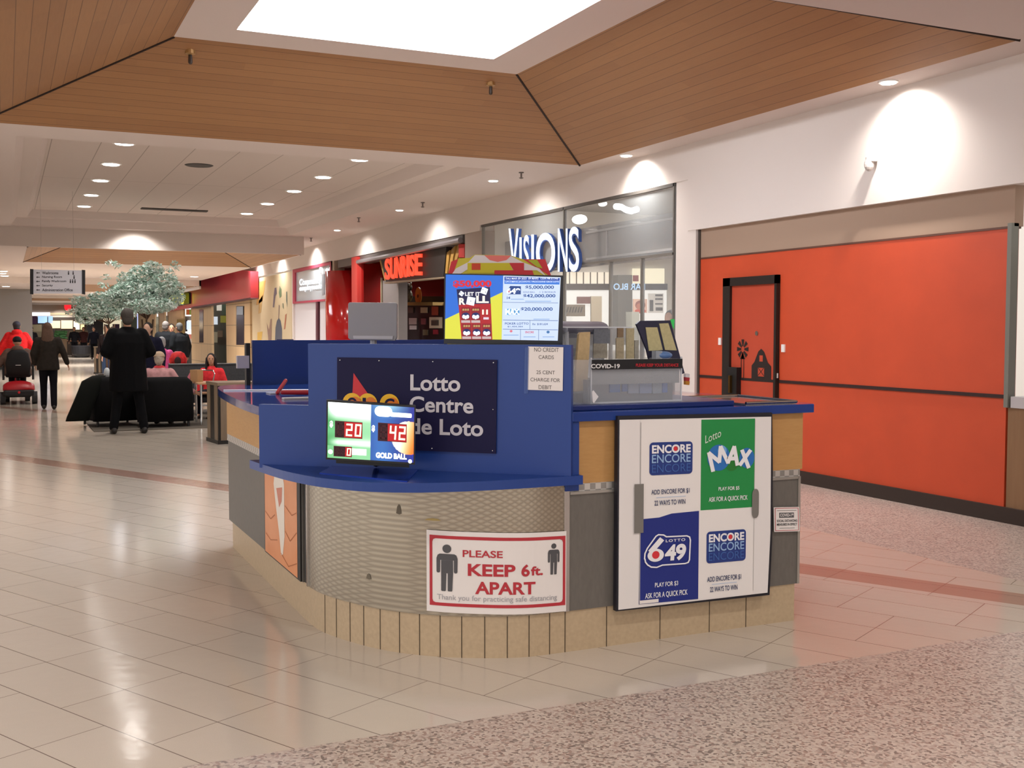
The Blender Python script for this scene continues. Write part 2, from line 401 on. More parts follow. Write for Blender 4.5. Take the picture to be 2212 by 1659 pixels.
# right wall above the storefronts
def Wz(px, py, y=WY): return at(px, py, y=y)
b = B()
b.box((-10, WY-.25, 2.70), (10.72, WY, CZ), WHITE)                   # upper wall over the boarded unit
b.box((10.72, WY-.25, 3.29), (16.85, WY, CZ), WHITE)
b.box((16.85, WY-.25, 3.20), (35.5, WY, CZ), WHITE)
b.box((35.5, WY-.25, 2.6), (75, WY, 3.98), WHITE)
b.box((10.56, WY-.25, 0), (10.72, WY-.01, 2.7), WHITE).box((10.72, WY-.25, 0), (10.97, WY-.01, 3.29), WHITE)
b.box((16.8, WY-.3, 0), (17.55, WY-.02, 3.2), M('a99a90', .7))
b.box((25.75, WY-.3, 0), (26.05, WY, 3.2), M('b5a893', .6)); b.box((29.97, WY-.3, 0), (30.1, WY-.01, 3.2), WHITE)
struct(b, 'wall_right')
# orange hoarding with its header, rail and skirting
OY = WY-.06
b = B()
b.box((6.26, OY-.1, .11), (10.56, OY, 2.375), M('c44a28', .5, var=.05, bscale=3))
b.box((6.22, OY-.1, 2.375), (10.56, OY, 2.70), M('a08774', .8))
b.box((6.24, OY-.1, 2.36), (10.56, OY+.006, 2.378), M('5c3a2c', .6))
struct(b, 'wall_hoarding')
b = B().box((6.26, OY, 1.0), (9.09, OY+.012, 1.03), M('2e1613', .6)).box((10.05, OY, 1.0), (10.56, OY+.012, 1.03), M('2e1613', .6))
struct(b, 'trim_5')
b = B().box((-10, OY, 0), (9.9, OY+.03, .125), M('33261f', .6)).box((9.9, OY, 0), (10.56, OY+.03, .125), M('33261f', .6))
struct(b, 'baseboard_right')
b = B().box((6.22, OY-.05, .93), (6.26, OY+.03, 2.4), M('77776e', .5)).box((10.53, OY-.02, .1), (10.565, OY+.02, 2.7), M('4a423c', .6))
struct(b, 'trim_6')
# neighbouring counter unit at the near end of the right wall
b = B().box((-10, OY-.6, 1.02), (6.2, OY-.55, 2.7), celltile('white_wall_tiles', 'cfd2d8', 'b0b3ba', .6, .3, 0, .25, 1.02))
b.box((-10, OY-.5, .93), (6.2, OY+.02, 1.02), M('b9b3b4', .4)).box((-10, OY-.4, .12), (6.24, OY, .93), laminate('brown_wall_laminate', '8f6c4b', '7c5a3b', 30))
b.box((-10, OY-.55, 0), (6.24, OY-.02, .12), M('1c1a19', .6))
struct(b, 'wall_counter')
b = B().box((5.3, OY-.54, 2.3), (6.05, OY-.5, 2.36), M('fffbe8', em=4)); o = b.out('tube_light', loc=(5.7, OY-.52, 2.33))
tag(o, 'bright tube light on the white tiled wall past the orange hoarding', 'light')
# door in the hoarding
dl, dr = 10.03, 9.10
b = B(); DB = M('1f1713', .5)
b.box((dl, OY, 0), (dl+.0-.13, OY+.05, 2.12), DB).box((dr, OY, 0), (dr+.035, OY+.05, 2.12), DB).box((dr, OY, 2.03), (dl, OY+.05, 2.12), DB)
b.box((dr+.035, OY, .01), (dl-.13, OY+.02, 2.03), M('b5442a', .55, var=.05, bscale=3))
dd = struct(b, 'door_1')
b = B(); h = Fr((9.9, OY+.021, 0), (-.8, 0, 0), (0, 0, 2.03)); DKO = M('231613', .6)
b.rect(h, .0, .493, 1, .507, .004, DKO)
cxw, czw = .26, .66
for k in range(8):
    a = k*PI/4; P = [(cxw+.035*math.cos(a)+.012*math.sin(a), czw+.016*math.sin(a)-.005*math.cos(a)), (cxw+.125*math.cos(a)+.03*math.sin(a), czw+.052*math.sin(a)-.012*math.cos(a)),
                     (cxw+.125*math.cos(a)-.03*math.sin(a), czw+.052*math.sin(a)+.012*math.cos(a)), (cxw+.035*math.cos(a)-.012*math.sin(a), czw+.016*math.sin(a)+.005*math.cos(a))]
    b.poly(h, P, .003, DKO)
b.poly(h, [(.2, .607), (.26, .64), (.32, .607)], .003, DKO).rect(h, .225, .5, .238, .61, .003, DKO).rect(h, .28, .5, .293, .61, .003, DKO)
b.poly(h, [(.46, .507), (.46, .575), (.52, .595), (.6, .65), (.66, .665), (.72, .65), (.8, .595), (.87, .575), (.87, .507)], .003, DKO)
b.rect(h, .6, .52, .73, .565, .005, M('b5442a', .5)).rect(h, .63, .598, .7, .63, .005, M('b5442a', .5))
b.poly(h, [(.605, .522), (.725, .562), (.72, .566), (.6, .526)], .006, DKO).poly(h, [(.605, .562), (.725, .522), (.73, .526), (.61, .566)], .006, DKO)
b.out('painted_barn', dd)
b = B().disc(h, .56, .745, .03, .012, .006, CHROME); b.out('door_lock', dd)
b = B().box((9.9, OY+.02, .75), (9.72, OY+.08, 1.14), BLACK).box((9.83, OY+.07, .86), (9.8, OY+.11, 1.05), M('8a6a3a', .3, 1)); b.out('door_handle', dd)
b = B().box((9.14, OY+.02, 1.05), (9.09, OY+.03, 1.1), WHT); b.out('door_sticker', dd)
for nm, x, z, lab in (('wall_switch', 10.13, 1.42, 'small white switch on orange hoarding beside the dark door frame'), ('wall_sticker', 9.03, 1.36, 'tiny white sticker on orange hoarding past the door frame')):
    o = B().box((x-.025, OY, z-.04), (x+.025, OY+.015, z+.04), WHT).out(nm, loc=(x, OY, z)); tag(o, lab, 'switch' if 'switch' in nm else 'sticker')
# security camera on the white upper wall
q = at(1892, 350, y=WY); t = thing('wall_sensor', 'small white motion sensor on the upper white wall above the hoarding', 'sensor', q)
B().lathe([(.05, -.02), (.055, .02), (.03, .05)], q+Vector((0, .05, .02)), WHT, 14).out('sensor_mount', t)
B().ell(q+Vector((0, .08, -.03)), (.035, .05, .06), M('b9b2ae', .4)).out('sensor_eye', t)
# left wall far down the corridor (outside the frame at its near end)
b = B().box((13, 1.9, 0), (40, 2.1, CZ), WHITE).box((46, -.95, 0), (46.2, 2.1, 3.08), M('9a9691', .7)).box((40, 1.9, 0), (75, 2.1, 3.3), WHITE)
b.box((45.9, -.7, 0), (46, 2, .95), M('2c2f2e', .6))
struct(b, 'wall_left')
b = B(); SGN = M('b8a99b', .7)
b.box((70, -7.3, 2.25), (70.2, 2.1, 3.0), SGN).box((70, -7.3, 0), (70.2, 2.1, 2.25), M('3a3029', .7))
struct(b, 'wall_end')
# ------------------------------------------------------------------ lamps
GLOW = M('fff8f0', .5, em=9); GLOWS = M('fff8f0', .5, em=4)
def downlight(r, z, energy, size, dirv=(0, 0, -1), blend=.7):
    t = thing('downlight', 'x', 'ceiling light', (0, 0, 0))
    B().lathe([(r*.86, -.012), (r*1.12, -.012), (r*1.15, 0), (r*.86, 0)], (0, 0, 0), WHT, 24).out('trim_ring', t, smooth=False)
    B().lathe([(.001, -.022), (r*.86, -.02), (r*.86, -.012)], (0, 0, 0), GLOW, 24).out('lens', t)
    if energy: spot('lamp', (0, 0, -.03), energy, size, blend, rad=r*.8, dirv=dirv, parent=t)
    return t
p0 = downlight(.135, 4.0, DL, 150); first = True
DX = (15.3, 17.3, 19.25, 21.4, 23.4)
ORD = ('nearest', 'second', 'middle', 'fourth', 'last')
for yy, nm in ((-1.47, 'row over the walkway side'), (-4.68, 'row nearer the storefronts')):
    for i, xx in enumerate(DX):
        lab = 'round glowing downlight in stepped ceiling, %s lamp of the %s' % (ORD[i], nm)
        if first: p0.location = (xx, yy, 4.0); tag(p0, lab, None, 'round downlights in the stepped ceiling'); first = False
        else: dup(p0, (xx, yy, 4.0), None, lab, 'round downlights in the stepped ceiling')
# unseen downlights added to light the near court, then lamps of the low ceilings
for xx in (-6.5, -3.5, -.5, 2.5):
    for yy, rn in ((-1.5, 'middle'), (-4.7, 'storefront side'), (2.2, 'open side')): dup(p0, (xx, yy, 3.7), None, 'unseen fill downlight added in flat court ceiling, %s row, %s' % (rn, {-6.5: 'last behind', -3.5: 'third behind', -.5: 'second behind', 2.5: 'first before coffer'}[xx]), 'added fill downlights over the near court')
for xx in (7, 11, 16, 21):
    dup(p0, (xx, 3.4, 3.7), None, 'unseen fill downlight added over the side court, %s from the near end' % {7: 'first', 11: 'second', 16: 'third', 21: 'fourth'}[xx], 'added fill downlights over the near court')
for i, (px, py) in enumerate(((4, 590), (7, 600), (10, 609), (13, 618), (17, 627), (21, 635))):
    q = at(px, py, z=3.285 if i < 1 else 3.08)
    if q.x > 39.5: dup(p0, (q.x, q.y, 3.08), None, 'round lamp of the long glowing row at the far end, number %s from here' % ('one two three four five six'.split()[i]), 'row of lamps over the far walkway')
    else: dup(p0, (q.x, q.y, 3.285), None, 'round lamp starting the long row toward the far end, %s of its three' % ('first', 'second', 'third', 'fourth', 'fifth', 'sixth')[i], 'row of lamps over the far walkway')
dup(p0, at(420, 597, z=3.285), None, 'large round downlight in the low ceiling by the red fascia')
w0 = downlight(.075, 3.7, WL, 140, (0, -.35, -1), 1.0)
WX = [(7.3, -6.98), (11.7, -6.98), (14.48, -6.42), (18.75, -6.47), (23.1, -6.55), (27.4, -6.8), (31.2, -6.8), (34.2, -6.8)]
WN = ['above the orange hoarding', 'above the pillar beside the glass storefront', 'over the glass storefront sign', 'over the record store entrance', 'over the red store pillar',
      'over the red framed window', 'over the utensil mural', 'at the far edge of the utensil mural']
for i, (xx, yy) in enumerate(WX):
    lab = 'small spotlight washing the white wall ' + WN[i]
    if i == 0: w0.location = (xx, yy, 3.7); tag(w0, lab, None, 'wall washing spotlights')
    else: dup(w0, (xx, yy, 3.7), None, lab, 'wall washing spotlights')
spot('bulkhead_wash', (24.7, -2.6, 3.66), 120, 130, .8, dirv=(.4, 0, -1))
spot('far_wash', (68.8, -3, 2.9), 200, 110, .6, dirv=(.5, 0, -1)); spot('far_fill', (62, -3.5, 2.9), 900, 150, .8)
spot('far_fill', (50, -3.5, 3.05), 1600, 150, .8); spot('far_fill', (36, -3.4, 3.2), 1500, 150, .8); spot('far_fill', (29, -3.4, 3.8), 1000, 150, .8)  # fill spots without fittings, added to brighten the far corridor
# sprinklers
s0 = thing('sprinkler_head', 'x', 'sprinkler', (0, 0, 0))
B().lathe([(.035, 0), (.035, -.012), (.012, -.015), (.012, -.07)], (0, 0, 0), M('6d6460', .4, .6), 10).out('sprinkler_stem', s0)
B().lathe([(.03, -.075), (.03, -.082), (.008, -.09)], (0, 0, 0), M('6d6460', .4, .6), 10).out('deflector', s0)
SP = [(1126, 372, 'beside the coffer corner above the glass storefront'), (913, 437, 'between two wall spotlights'), (775, 470, 'in front of the record store'), (672, 514, 'by the dropped bulkhead')]
for i, (px, py, w) in enumerate(SP):
    q = at(px, py, z=CZ)
    if i == 0: s0.location = q; tag(s0, 'small dark sprinkler hanging '+w, None, 'sprinklers by the storefronts')
    else: dup(s0, q, None, 'small dark sprinkler hanging '+w, 'sprinklers by the storefronts')
nfar = Vector((.65, 0, 1.72)).normalized()
for px, py, w in ((411, 112, 'toward the dark mitre beyond the walkway'), (1060, 181, 'close to the mitre on the storefront side')):
    q = onp(px, py, Vector((12.7, 0, 3.7)), nfar)
    t = thing('coffer_sprinkler', 'brass sprinkler on the far wooden slope '+w, 'sprinkler', q, 'sprinklers on the wooden coffer')
    B().lathe([(.05, .02), (.05, -.02), (.02, -.03)], q, M('b08b5a', .4, .5), 12).out('escutcheon', t)
    B().cap(q+Vector((0, 0, -.02)), .018, q+Vector((0, 0, -.1)), .022, M('3a2c22', .5), 8).out('sprinkler_body', t)
q = at(430, 357, z=4.0); o = B().lathe([(.001, -.01), (.19, -.01), (.21, 0)], q, M('3d3835', .6), 24).out('ceiling_speaker', loc=q); tag(o, 'round dark speaker grille set in the ceiling tiles', 'speaker')
a, c = at(305, 449, z=4.0), at(435, 463, z=4.0)
t = thing('ceiling_vent', 'long dark linear air vent across the stepped ceiling', 'vent', (a.x, (a.y+c.y)/2, 4.0))
B().box((a.x-.1, a.y, 3.985), (a.x+.12, c.y, 4.0), M('2e2926', .7)).out('vent_slot', t)
for i in range(3): B().box((a.x-.07+.07*i, a.y, 3.975), (a.x-.055+.07*i, c.y, 3.985), M('77706b', .5)).out('vent_blade', t)
# ------------------------------------------------------------------ the lottery kiosk
BLUE = M('1d3d85', .38, bump=.02, bscale=300); BLUE_TOP = M('1d3d85', .12, coat=.4); NAVY = M('15123a', .55, spec=.25)
TAN = M('b5a083', .45, bump=.04, bscale=50, var=.06); GROUT = M('4f4335', .9)
GREYP = laminate('grey_laminate', '6f6a64', '5c5853', 60, (1, 1, .3)); WOODK = laminate('pale_wood_laminate', 'c0945c', 'ad8049', 14, (1, 1, 6))
KC = (6.2, -2.6, 0)
kiosk = thing('lottery_kiosk', 'blue topped lottery kiosk with rounded quilted steel front on a tan tiled base', 'kiosk', KC)
CURVE = [(5.70, -1.425), (5.476, -1.435), (5.30, -1.48), (5.186, -1.525), (5.03, -1.60), (4.905, -1.69), (4.81, -1.785), (4.73, -1.89), (4.65, -2.04), (4.61, -2.14), (4.588, -2.25), (4.585, -2.42)]
def smooth_curve(P, n=4):
    out = []
    for i in range(len(P)-1):
        p0, p1, p2, p3 = (Vector(P[max(i-1, 0)]), Vector(P[i]), Vector(P[i+1]), Vector(P[min(i+2, len(P)-1)]))
        for k in range(n):
            t = k/n; out.append(tuple(.5*((2*p1)+(p2-p0)*t+(2*p0-5*p1+4*p2-p3)*t*t+(3*p1-p0-3*p2+p3)*t**3)))
    return out+[tuple(P[-1])]
CV = smooth_curve(CURVE)
XE = 7.82
outline = [(XE, -1.44)]+CV+[(4.585, -3.81), (7.9, -3.81)]
b = B(); b.prism([(XE, -1.44)]+CV+[(4.585, -3.79), (4.62, -3.81), (XE, -3.81)], 0, .2, TAN)
def nearest_on(P, q):
    best = None
    for i in range(len(P)-1):
        a, c = Vector(P[i]), Vector(P[i+1]); t = max(0, min(1, (q-a).dot(c-a)/max((c-a).length_squared, 1e-9))); r = a+(c-a)*t
        if best is None or (r-q).length < best[0]: best = ((r-q).length, r, (c-a).normalized())
    return best[1], best[2]
for px, py in ((703, 1367), (726, 1377), (753, 1387), (784, 1395), (821, 1403), (861, 1411), (904, 1417), (950, 1420), (997, 1422), (1047, 1423), (1096, 1422), (1143, 1419), (1188, 1414), (1220, 1408.7), (1311, 1397), (1424.6, 1380), (1533, 1366), (1612, 1355)):
    q = at(px, py, z=0); r, d = nearest_on([(XE, -1.44)]+CV+[(4.585, -3.81)], q.to_2d()); w = .0022
    nn = Vector((d.y, -d.x)); nn = nn if nn.dot(Vector((5.6, -2.6))-r) < 0 else -nn
    a = r-d*w; c = r+d*w
    b.prism([tuple(a-nn*.004), tuple(c-nn*.004), tuple(c+nn*.0015), tuple(a+nn*.0015)], 0, .199, GROUT)
b.out('tiled_base', kiosk)
# body core
b = B().prism([(7.8, -1.46)]+[(x+.015, y-.0) for x, y in CV]+[(4.6, -3.78), (7.8, -3.78)], .2, .815, M('3a3836', .8)).prism([(7.8, -1.46), (5.75, -1.46), (5.42, -1.5), (4.66, -2.44), (4.6, -3.78), (7.8, -3.78)], .815, 1.105, M('3a3836', .8))
b.out('cabinet_core', kiosk)
CS = [p for p in CV if p[0] <= 5.62]
def strip(P, z0, z1, m, off=.004, b=None):
    b = b or B()
    v = []
    for i, p in enumerate(P):
        a = Vector(P[max(i-1, 0)]); c = Vector(P[min(i+1, len(P)-1)]); d = (c-a).normalized(); n = Vector((d.y, -d.x)); n = n if n.dot(Vector((5.6, -2.6))-Vector(p)) < 0 else -n
        q = Vector(p)+n*off; v.append(q)
    vs = [(q.x, q.y, z) for z in (z0, z1) for q in v]; k = len(v)
    return b.add(vs, [(i, i+1, k+i+1, k+i) for i in range(k-1)], m)
strip(CS, .2, .815, quilted(), .006).out('quilted_steel_panel', kiosk, smooth=True)
for p in (CS[0], (4.585, -2.415)): B().box((p[0]-.012, p[1]-.012, .2), (p[0]+.012, p[1]+.016, .8), CHROME).out('steel_edge_strip', kiosk)
b = B().box((4.579, -3.80, .2), (4.6, -2.43, .765), GREYP); b.out('front_laminate_panel', kiosk)
b = B().box((4.572, -3.812, .2), (4.6, -3.797, .775), M('b5b2ac', .3, .7)).box((4.572, -3.80, .762), (4.582, -2.43, .775), M('b5b2ac', .3, .7)); b.out('panel_edge_trim', kiosk)
b = B().box((5.70, -1.435, .2), (7.82, -1.415, .765), GREYP).box((7.8, -1.435, .2), (7.83, -3.8, .765), GREYP).box((4.6, -3.8, .2), (7.83, -3.815, .765), GREYP); b.out('side_laminate_panel', kiosk)
m, N, L, p, tc, mth, mix, S = nodes('silver_mosaic', .3); p.inputs['Metallic'].default_value = .6
ck = mth('FLOORED_MODULO', mth('FLOOR', mth('DIVIDE', mth('ADD', S[0], S[1]), .03)), 2); cz = mth('FLOORED_MODULO', mth('FLOOR', mth('DIVIDE', S[2], .03)), 2)
L.new(mix(mth('ABSOLUTE', mth('SUBTRACT', ck, cz)), lin('d6d4d0'), lin('a3a19d')), p.inputs['Base Color']); MOS = m
b = B().box((4.583, -3.815, .775), (4.6, -2.43, .812), MOS).out('mosaic_strip', kiosk); b = B().box((5.7, -1.43, .765), (7.83, -1.41, .812), MOS).out('mosaic_strip', kiosk); b = B().box((4.6, -3.815, .775), (7.83, -3.82, .812), MOS); b.out('mosaic_strip', kiosk)
b = B().box((4.583, -3.83, .812), (4.6, -2.43, 1.11), WOODK).box((5.6, -1.43, .812), (7.82, -1.41, 1.11), WOODK).box((4.6, -3.81, .812), (7.82, -3.83, 1.11), WOODK).box((7.82, -1.41, .812), (7.835, -3.83, 1.11), WOODK)
b.out('wood_band', kiosk)
# countertops
b = B().prism([(4.555, -2.43), (4.555, -3.88), (4.60, -3.91), (7.9, -3.91), (7.9, -3.2), (5.3, -3.2), (5.3, -2.43)], 1.112, 1.158, BLUE_TOP)
b.prism([(4.63, -2.47), (4.63, -3.42), (5.25, -3.42), (5.25, -2.47)], 1.158, 1.184, M('0e2668', .3))
b.prism([(4.566, -2.40), (4.566, -2.475), (4.59, -2.475), (4.59, -2.40)], .78, 1.112, BLUE)
b.out('front_countertop', kiosk, bevel=.004)
LC = smooth_curve([(5.66, -1.182), (6.1, -1.185), (6.65, -1.215), (7.2, -1.26), (7.6, -1.31), (7.86, -1.38), (7.98, -1.48), (8.02, -1.62)])
b = B().prism(LC+[(8.02, -3.3), (7.3, -3.3), (7.3, -2.0), (5.66, -2.0)], 1.105, 1.15, BLUE_TOP); b.out('side_countertop', kiosk)
b = B().box((7.2, -1.9, 1.1505), (7.22, -1.3, 1.1515), CHROME)
# blue upper wall, shelf
A = Vector((4.53, -2.41)); Bq = Vector((5.60, -1.17)); dd_ = (Bq-A).normalized(); nb = Vector((dd_.y, -dd_.x)); nb = nb if nb.dot(A) > 0 else -nb
C1 = Vector((5.417, -1.381))
def wallpoly(P0, P1, z0, z1, b):
    q = [tuple(P0), tuple(P1), tuple(P1+nb*.04), tuple(P0+nb*.04)]; b.prism(q, z0, z1, BLUE)
BLW = BLUE
b = B(); wallpoly(A, Bq, .84, 1.166, b); wallpoly(A, C1, 1.166, 1.478, b); b.out('front_screen_wall', kiosk)
b = B().box((7.95, -1.62, 1.15), (7.99, -3.3, 1.47), BLUE).box((7.3, -3.34, 1.15), (7.99, -3.3, 1.47), BLUE); b.out('rear_screen_wall', kiosk)
SH = smooth_curve([(5.80, -1.16), (5.55, -1.185), (5.3, -1.22), (5.08, -1.275), (4.92, -1.34), (4.75, -1.455), (4.63, -1.62), (4.565, -1.82), (4.54, -2.0), (4.53, -2.2), (4.53, -2.475)])
b = B().prism(SH+[(4.60, -2.475), (4.8, -2.2), (5.3, -1.5), (5.8, -1.42)], .815, .858, BLUE); b.out('display_shelf', kiosk)
b = B().box((7.93, -1.6, 1.15), (7.99, -1.57, 1.45), BLACK).box((7.9, -1.585, 1.27), (7.94, -1.5, 1.36), M('b0adb5', .5)); b.out('card_reader_mount', kiosk)
# ------------------------------------------------------------------ signs on the kiosk
nb3 = Vector((nb.x, nb.y, 0)); PA = Vector((A.x, A.y, 1))
def pf(P, n, tl, tr, bl): return frame4(onp(*tl, P, n), onp(*tr, P, n), onp(*bl, P, n))
LG = M('c9c6cc', .6); INKR = M('b5262c', .6); INK = M('3c3a3e', .6); PAPER = M('e4dedb', .7)
fr = pf(PA-nb3*.008, nb3, (728.9, 771.9), (1074, 777.4), (728, 966))
t = thing('lotto_sign', 'dark navy acrylic sign with grey lettering and red and yellow logo on the blue wall', 'sign', fr.p(.5, 0))
b = B().slab(fr, [(0, 0), (1, 0), (1, 1), (0, 1)], -.004, .003, NAVY); b.out('sign_panel', t)
b = B(); S_ = .0045
b.text(fr, 'Lotto', .470, .652, .780, .828, S_, LG, .022).text(fr, 'Centre', .467, .42, .861, .592, S_, LG, .022)
b.text(fr, 'de Loto', .470, .178, .922, .352, S_, LG, .022); b.out('lettering', t)
b = B(); YO = M('e8b41e', .4); OR = M('d9761a', .4)
b.poly(fr, [(.108, .83), (.22, .56), (.1, .56)], S_, M('c4202a', .4))
for u, l in ((.10, 'O'), (.2, 'L'), (.34, 'G')):
    b.disc(fr, u, .50, .062, .11, S_+.001, YO).disc(fr, u+.02, .485, .04, .085, S_+.0014, OR).text(fr, l, u-.032, .43, u+.032, .56, S_+.002, NAVY, .03)
b.out('logo', t)
for u, v in ((.01, .985), (.272, .978), (.61, .975), (.99, .975), (.985, .47), (.985, .015), (.61, .02), (.01, .02), (.01, .5)):
    q = fr.p(min(max(u, .02), .98), min(max(v, .03), .97), .004)
    B().ell(q, (.004, .004, .004), CHROME, 8, 5).out('rivet', t)
# paper notice
fr = pf(PA-nb3*.005, nb3, (1141, 748.5), (1217, 750), (1139.5, 842))
t = thing('paper_notice', 'white paper notice about no credit cards taped on the blue wall under the screen', 'notice', fr.p(.5, 0))
B().slab(fr, [(0, 0), (1, 0), (1, 1), (0, 1)], -.001, .001, PAPER).out('paper', t)
b = B()
for s_, a0, a1, y0, y1 in (('NO CREDIT', 1055, 1335, 1095, 1140), ('CARDS', 1107, 1280, 1180, 1221), ('25 CENT', 1085, 1295, 1350, 1391), ('CHARGE FOR', 1018, 1355, 1434, 1475), ('DEBIT', 1113, 1262, 1516, 1558)):
    b.text(fr, s_, (a0-985)/400, 1-(y1-1085)/487, (a1-985)/400, 1-(y0-1085)/487, .002, M('5c5654', .6))
b.out('lettering', t)
fr2 = pf(PA-nb3*.007, nb3, (1134, 750), (1143, 750), (1132, 850)); B().rect(fr2, 0, 0, 1, 1, 0, M('4a66a8', .2, alpha=.5)).out('tape_strip', t)
# keep apart sign wrapped on the curved steel
class CFr:
    """frame bent round the curved front of the kiosk"""
    def __init__(s, P, s0, s1, z0a, z0b, h, off):
        s.P = [Vector(p) for p in P]; s.L = [0]
        for i in range(1, len(P)): s.L.append(s.L[-1]+(s.P[i]-s.P[i-1]).length)
        s.s0, s.s1, s.za, s.zb, s.h, s.off = s0, s1, z0a, z0b, h, off
    def p(s, u, v, off=0):
        d = s.s0+(s.s1-s.s0)*u; i = 0
        while i < len(s.L)-2 and s.L[i+1] < d: i += 1
        a, c = s.P[i], s.P[i+1]; q = a+(c-a)*((d-s.L[i])/(s.L[i+1]-s.L[i])); e = (c-a).normalized(); n = Vector((e.y, -e.x))
        if n.dot(Vector((5.6, -2.6))-q) > 0: n = -n
        q = q+n*(off+s.off); return Vector((q.x, q.y, s.za+(s.zb-s.za)*u+s.h*v))
CF = CFr(CS, 0, 1, .2, .2, 1, .006)
tot = CF.L[-1]
def s_at(px, py):   # arc length on the curve that shows at px
    best = None
    for i in range(401):
        d = tot*i/400; CF.s0, CF.s1 = d, d+1e-6; q = CF.p(0, 0); v = q-CAM; w = v.dot(FW); x = 1106+F*v.dot(RT)/w
        if best is None or abs(x-px) < best[0]: best = (abs(x-px), d, q)
    return best
sL = s_at(924, 1250); sR = s_at(1221, 1250)
zt_l = at(928, 1144, x=sL[2].x).z; zb_l = at(924, 1318, x=sL[2].x).z; zt_r = at(1224, 1145, x=4.58).z; zb_r = at(1221, 1319, x=4.58).z
cf = CFr(CS, sL[1], sR[1], zb_l, zb_r, ((zt_l-zb_l)+(zt_r-zb_r))/2, .012)
t = thing('distancing_sign', 'white sign with red border reading PLEASE KEEP 6ft. APART on quilted steel', 'sign', cf.p(.5, 0))
b = B(); n_ = 24; off0, off1 = 0, .003
for i in range(n_):
    a, c = i/n_, (i+1)/n_
    b.quad([cf.p(a, 0, .003), cf.p(c, 0, .003), cf.p(c, 1, .003), cf.p(a, 1, .003)], PAPER)
NORECALC.add('sign_sheet'); b.out('sign_sheet', t)
b = B(); RED = M('b3303a', .6)
def U(x): return (x-155)/1945
def V(y): return 1-(y-95)/1145
for (x0, y0, x1, y1) in ((200, 160, 2085, 205), (200, 1105, 2085, 1150)): b.rect(cf, U(x0), V(y1), U(x1), V(y0), .0045, RED, 20)
for (x0, x1) in ((200, 238), (2045, 2085)): b.rect(cf, U(x0), V(1110), U(x1), V(200), .0045, RED)
for sx_, sy_, x, y in ((1, 1, 238, 205), (-1, 1, 2045, 205), (1, -1, 238, 1105), (-1, -1, 2045, 1105)):
    b.poly(cf, [(U(x), V(y)), (U(x+sx_*45), V(y)), (U(x+sx_*13), V(y+sy_*13)), (U(x), V(y+sy_*45))], .0046, RED)
NORECALC.update({'border', 'lettering', 'pictogram', 'logo', 'printed_panel', 'printed_art', 'screen_picture'})
b.out('border', t)
b = B()
b.text(cf, 'PLEASE', U(652), V(447), U(1190), V(347), .005, RED, .02).text(cf, 'KEEP', U(722), V(708), U(1360), V(538), .005, RED, .03)
b.text(cf, '6', U(1440), V(708), U(1552), V(535), .005, RED, .03).text(cf, 'ft.', U(1570), V(698), U(1742), V(568), .005, RED, .03)
b.text(cf, 'APART', U(820), V(960), U(1635), V(784), .005, RED, .03).text(cf, 'Thank you for practicing safe distancing', U(305), V(1082), U(1955), V(985), .005, M('a5a3a8', .6), .004)
b.out('lettering', t)
GF = M('504f52', .6)
def man(fr, x0, y0, x1, y1, hx, hy, hr, off=.005):
    b = B(); w = x1-x0; h = y1-y0
    X = lambda a: U(x0+a*w); Y = lambda a: V(y0+a*h)
    b.disc(fr, U(hx), V(hy), hr/1945, hr/1145, off, GF, 28)
    b.poly(fr, [(X(0), Y(.12)), (X(.06), Y(.03)), (X(.16), Y(0)), (X(.84), Y(0)), (X(.94), Y(.03)), (X(1), Y(.12)), (X(1), Y(.17)), (X(0), Y(.17))], off, GF)
    for a in (0, .82): b.poly(fr, [(X(a), Y(.17)), (X(a+.18), Y(.17)), (X(a+.17), Y(.48)), (X(a+.13), Y(.51)), (X(a+.04), Y(.51)), (X(a), Y(.48))], off, GF)
    b.poly(fr, [(X(.22), Y(.17)), (X(.78), Y(.17)), (X(.78), Y(.52)), (X(.22), Y(.52))], off, GF)
    for a in (.22, .53): b.poly(fr, [(X(a), Y(.52)), (X(a+.25), Y(.52)), (X(a+.22), Y(.98)), (X(a+.19), Y(1)), (X(a+.03), Y(1)), (X(a), Y(.98))], off, GF)
    b.out('pictogram', t)
man(cf, 298, 415, 585, 940, 440, 343, 60); man(cf, 1815, 348, 1993, 700, 1905, 297, 38)
for px, py, w_, h_, c_, rg, lb in ((935, 1122, .085, .012, 'a8925a', .5, 'yellowed sticker remnant'), (863, 1100, .03, .05, '6b6254', .6, 'dark scuff'), (797, 1245, .035, .03, '6f6657', .6, 'dark dent')):
    m_ = s_at(px, py); zc_ = at(px, py, x=m_[2].x).z; sc_ = CFr(CS, m_[1]-w_/2, m_[1]+w_/2, zc_-h_/2, zc_-h_/2, h_, .0075)
    b = B().poly(sc_, [(0, .1), (.2, .75), (.5, 1), (.8, .8), (1, .1), (.6, 0)], 0, M(c_, rg, .3)); NORECALC.add('scuff_mark'); b.out('scuff_mark', kiosk)['label'] = lb
